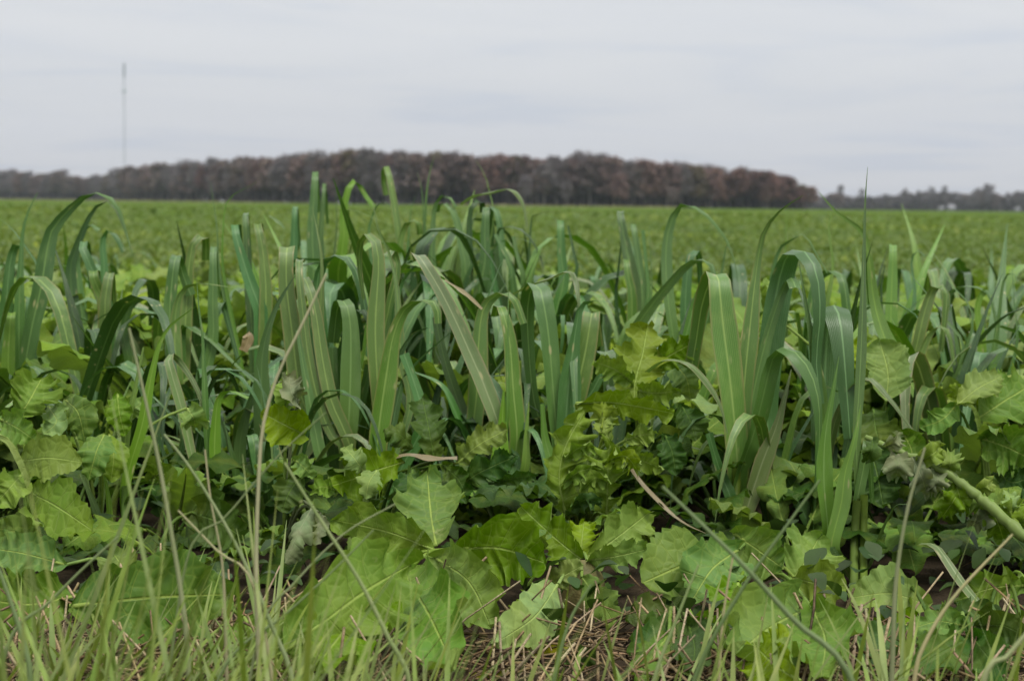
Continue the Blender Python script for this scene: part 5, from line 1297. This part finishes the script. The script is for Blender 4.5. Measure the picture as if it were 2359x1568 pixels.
# ------------------------------------------------------------------ straw: cut stalks and litter
def straw_stalk(px, py, py2, lean, D, w=5.5, mat=None):
    top = at(px + lean, py, D); base = at(px, py2, D); base[2] = -0.002
    c = base.copy()
    mid = (top + base) / 2 + np.array([rnd.uniform(-.003, .003), 0, 0])
    v, f, u = tube(spline(np.array([base, mid, top]) - c, 7), np.array([1, 1, 1.25, .95, .95, .9, .85]) * w * D / FPX / 2, 6)
    o = obj("straw_stalk", mesh_of("straw_stalk", v, f, mat or M_STRAW, u)); o.location = tuple(map(float, c))
    tag(o, "cut dry straw stalk standing at the crop edge", "straw stalk", "cut straw stalks along the crop edge")
for (px, py, py2, lean) in ((1290, 1490, 1568, 60), (1250, 1480, 1568, 75), (1450, 1560, 1560, 48), (1500, 1400, 1560, 35), (1530, 1395, 1540, 22), (1555, 1400, 1560, 28), (1600, 1420, 1568, 40), (1632, 1390, 1560, 2), (1672, 1400, 1560, -20), (1700, 1470, 1568, 25),
    (1715, 1450, 1568, -10), (1210, 1480, 1568, -5), (1180, 1470, 1568, 8), (1130, 1420, 1568, 12), (1168, 1430, 1568, -18), (430, 1270, 1420, -14), (225, 1330, 1450, -18), (205, 1350, 1460, 40), (330, 1260, 1400, -26), (305, 1290, 1400, 2), (360, 1250, 1390, 10), (420, 1330, 1460, 6),
    (95, 1360, 1480, 30), (60, 1380, 1490, 45), (130, 1370, 1500, 25), (485, 1330, 1470, 20), (512, 1310, 1480, 14), (540, 1330, 1480, 4), (380, 1310, 1430, 20), (640, 1420, 1540, 60), (690, 1400, 1530, 40), (745, 1390, 1520, 26), (600, 1400, 1530, 70), (830, 1440, 1560, -6), (860, 1420, 1560, 10),
    (1960, 1390, 1540, 25), (1990, 1400, 1560, 4), (2010, 1420, 1540, 40), (2030, 1400, 1550, -8), (2055, 1460, 1568, 22), (1920, 1420, 1550, 45), (1940, 1470, 1568, -20), (1830, 1480, 1568, 14), (1780, 1500, 1568, 10), (2190, 1450, 1568, 10), (250, 1400, 1520, 50), (170, 1420, 1530, -20), (30, 1420, 1540, 16), (450, 1380, 1500, -30)):
    Dm = CAM_H * FPX / (py2 - base_y(px) + 3)
    straw_stalk(px, py, py2, lean, Dm * 0.985, rnd.uniform(4.5, 8))
def litter():
    cnt = 1500; k = 4
    yy = nrs.uniform(1.02, 1.27, cnt) + nrs.normal(0, .03, cnt); xx = nrs.uniform(-1, 1, cnt) * (0.31 * yy + .04)
    L = nrs.uniform(0.015, 0.07, cnt); az = nrs.uniform(0, 6.28, cnt); el = np.abs(nrs.normal(0.0, 0.30, cnt)); w = nrs.uniform(.0005, .0012, cnt)
    z = nrs.uniform(0.001, 0.014, cnt)
    C = np.stack([xx, yy, z], 1); d = np.stack([np.cos(az) * np.cos(el), np.sin(az) * np.cos(el), np.sin(el)], 1)
    t = np.linspace(0, 1, k); bend = nrs.normal(0, .12, cnt)
    side = np.stack([-np.sin(az), np.cos(az), np.zeros(cnt)], 1); upv = np.cross(d, side)
    V = np.empty((cnt, k, 3, 3))
    for j in range(3):
        a = 2.094 * j
        o = side * math.cos(a) + upv * math.sin(a)
        V[:, :, j] = C[:, None] + (L[:, None] * t[None])[..., None] * d[:, None] + ((L * bend)[:, None] * (t ** 2)[None])[..., None] * side[:, None] + (w[:, None] * np.ones(k)[None])[..., None] * o[:, None]
    i = np.arange(k - 1)[:, None] * 3; j = np.arange(3)[None]
    F = np.stack([i + j, i + (j + 1) % 3, i + 3 + (j + 1) % 3, i + 3 + j], -1).reshape(-1, 4)
    F = F[None] + (np.arange(cnt) * k * 3)[:, None, None]
    o = obj("straw_litter", mesh_of("straw_litter", V.reshape(-1, 3), F.reshape(-1, 4), M_STRAWJ, np.zeros((cnt * k * 3, 2)), True, None, np.repeat(nrs.rand(cnt), k * 3)))
    tag(o, "loose brown straw and thatch littering the bare crop edge", "straw", kind="stuff")
litter()
def stubble():
    mb = MB()
    for k in range(200):
        y = rnd.uniform(1.04, 1.30); x = rnd.uniform(-1, 1) * (0.31 * y + .03); h = rnd.uniform(0.015, 0.06); ln = rnd.gauss(0, 0.45); l2 = rnd.gauss(0, .4)
        P = [(x, y, -.002), (x + h * ln * .5, y + h * l2 * .5, h * .5), (x + h * ln * 1.1, y + h * l2, h)]
        v, f, u = tube(P, np.array([1, .9, .8]) * rnd.uniform(.0006, .0014), 4); mb.add(v, f, u, rnd.random())
    o = obj("straw_stubble", mb.mesh("straw_stubble", M_STUB)); tag(o, "short pale straw stubble bristling along the bottom of the crop", "stubble", kind="stuff")
M_STUB = plain_mat("pale_stubble", (0.47, 0.38, 0.23), 0.8, 0.4, 90.0, (0.28, 0.21, 0.12), joined=True)
stubble()

# ------------------------------------------------------------------ grass of the verge in front
def lawn():
    Cs, Ls = [], []
    def clump(n, x0, x1, y0, y1, l0, l1):
        y = nrs.uniform(y0, y1, n); px = nrs.uniform(x0, x1, n); x = (px - 1179) / FPX * y
        Cs.append(np.stack([x, y, np.zeros(n)], 1)); Ls.append(nrs.uniform(l0, l1, n))
    clump(190, -80, 700, 0.52, 0.90, 0.13, 0.24)
    clump(250, -60, 700, 0.90, 1.14, 0.05, 0.13)
    clump(150, 600, 1050, 0.66, 1.02, 0.07, 0.15)
    clump(110, 1000, 1900, 0.66, 1.08, 0.06, 0.13)
    clump(150, 1800, 2420, 0.66, 1.08, 0.07, 0.15)
    C = np.vstack(Cs); L = np.concatenate(Ls); cnt = len(C)
    v, f, u, tn = many_leaves(C, L, nrs.uniform(.0009, .0021, cnt), nrs.normal(0.2, 1.3, cnt), nrs.uniform(0.5, 1.35, cnt), nrs.uniform(-.1, .35, cnt), nrs.rand(cnt), 7)
    o = obj("lawn_grass", mesh_of("lawn_grass", v, f, M_GRASSJ, u, True, None, tn)); tag(o, "blurred short grass of the verge along the bottom edge", "grass", kind="stuff")
lawn()
def grass_stalk(label, pts, w, D, mat):
    pts = list(pts)
    P = np.array([at(x, y, D) for x, y in pts])
    b = P[-1].copy(); b[2] = 0; b[0] += (P[-1][0] - P[-2][0]) * 0.8
    if P[-1][2] > 0.01: P = np.vstack([P, b])
    P = P[::-1]; c = P[0].copy(); C = spline(P - c, 24)
    o = obj("grass_stalk", None and 0 or mesh_stalk(C, w * D / FPX / 2, mat)); o.location = tuple(map(float, c))
    tag(o, label, "grass stalk")
def mesh_stalk(C, r, mat):
    v, f, u = tube(C, r * np.linspace(0.95, 0.35, len(C)), 6)
    return mesh_of("grass_stalk", v, f, mat, u)
grass_stalk("blurred grey-green stalk crossing the lower left, tallest one there", [(297, 755), (330, 900), (365, 1060), (390, 1200), (415, 1350), (432, 1500)], 17, 0.92, M_GRASS)
grass_stalk("blurred tan stalk leaning up and right before the pale scarred clump", [(752, 630), (692, 755), (640, 862), (606, 980), (596, 1100), (590, 1300), (596, 1540)], 15, 0.95, M_GRASST)
grass_stalk("blurred stalk slanting down rightward from the small brown-edged grass", [(378, 1000), (440, 1080), (520, 1210), (580, 1330), (630, 1450), (672, 1560)], 15, 0.95, M_GRASS)
grass_stalk("thin blurred stalk slanting down leftward across dark lobed leaves", [(750, 950), (640, 1050), (520, 1190), (430, 1290)], 9, 0.95, M_GRASS)
grass_stalk("blurred stalk running diagonally over the big bottom-centre radish leaves", [(655, 1065), (740, 1200), (830, 1340), (900, 1480), (942, 1568)], 17, 0.90, M_GRASS)
grass_stalk("wide blurred green blade slanting across the lower right", [(1525, 1120), (1640, 1230), (1730, 1320), (1830, 1430), (1962, 1568)], 24, 0.85, M_GRASSG)
grass_stalk("blurred blade leaning left across the lower right, crossing the wide one", [(1888, 1105), (1790, 1240), (1700, 1370), (1600, 1560)], 16, 0.92, M_GRASSG)
grass_stalk("upright pale blurred stalk at lower right before the cupped leaf", [(2130, 1030), (2088, 1180), (2062, 1350), (2055, 1520)], 17, 0.95, M_GRASS)
grass_stalk("blurred tan stalk leaning up toward the right edge", [(2332, 1230), (2200, 1370), (2130, 1480), (2105, 1568)], 15, 0.95, M_GRASST)
grass_stalk("broad blurred blade cutting the bottom right corner", [(2370, 1450), (2320, 1510), (2262, 1580)], 28, 0.82, M_GRASS)
grass_stalk("short blurred tan stalk at lower left crossing the taller ones", [(410, 1175), (500, 1268), (590, 1365)], 12, 0.95, M_GRASST)
grass_stalk("short blurred stalk over the upper lobe of the bottom-centre radish", [(910, 1160), (790, 1230), (680, 1340), (600, 1450)], 10, 0.95, M_GRASS)
grass_stalk("faint vertical tan stalk before the hooked lime leaf", [(472, 1035), (485, 1150), (512, 1300), (520, 1480)], 11, 0.98, M_GRASST)
grass_stalk("blurred green blade in front of the serrated radish root", [(1362, 1345), (1312, 1430), (1275, 1568)], 17, 0.98, M_GRASSG)
grass_stalk("blurred stalk rising left of the bluish two-lobed leaf", [(1608, 1300), (1560, 1420), (1505, 1568)], 15, 0.98, M_GRASS)
grass_stalk("short blurred stalk before the bluish leaf, upright", [(1690, 1270), (1672, 1370), (1660, 1480)], 12, 1.0, M_GRASST)
grass_stalk("blurred blade rising to the right at lower left, pale tipped", [(272, 1235), (190, 1310), (110, 1390), (20, 1480)], 15, 0.95, M_GRASSG)
grass_stalk("long blurred blade sweeping up from the bottom left corner", [(860, 1220), (760, 1320), (650, 1420), (520, 1530)], 11, 0.95, M_GRASSG)
grass_stalk("dark blurred blade near the left edge leaning inward", [(-10, 1290), (30, 1400), (60, 1500), (70, 1568)], 22, 0.88, M_GRASSG)
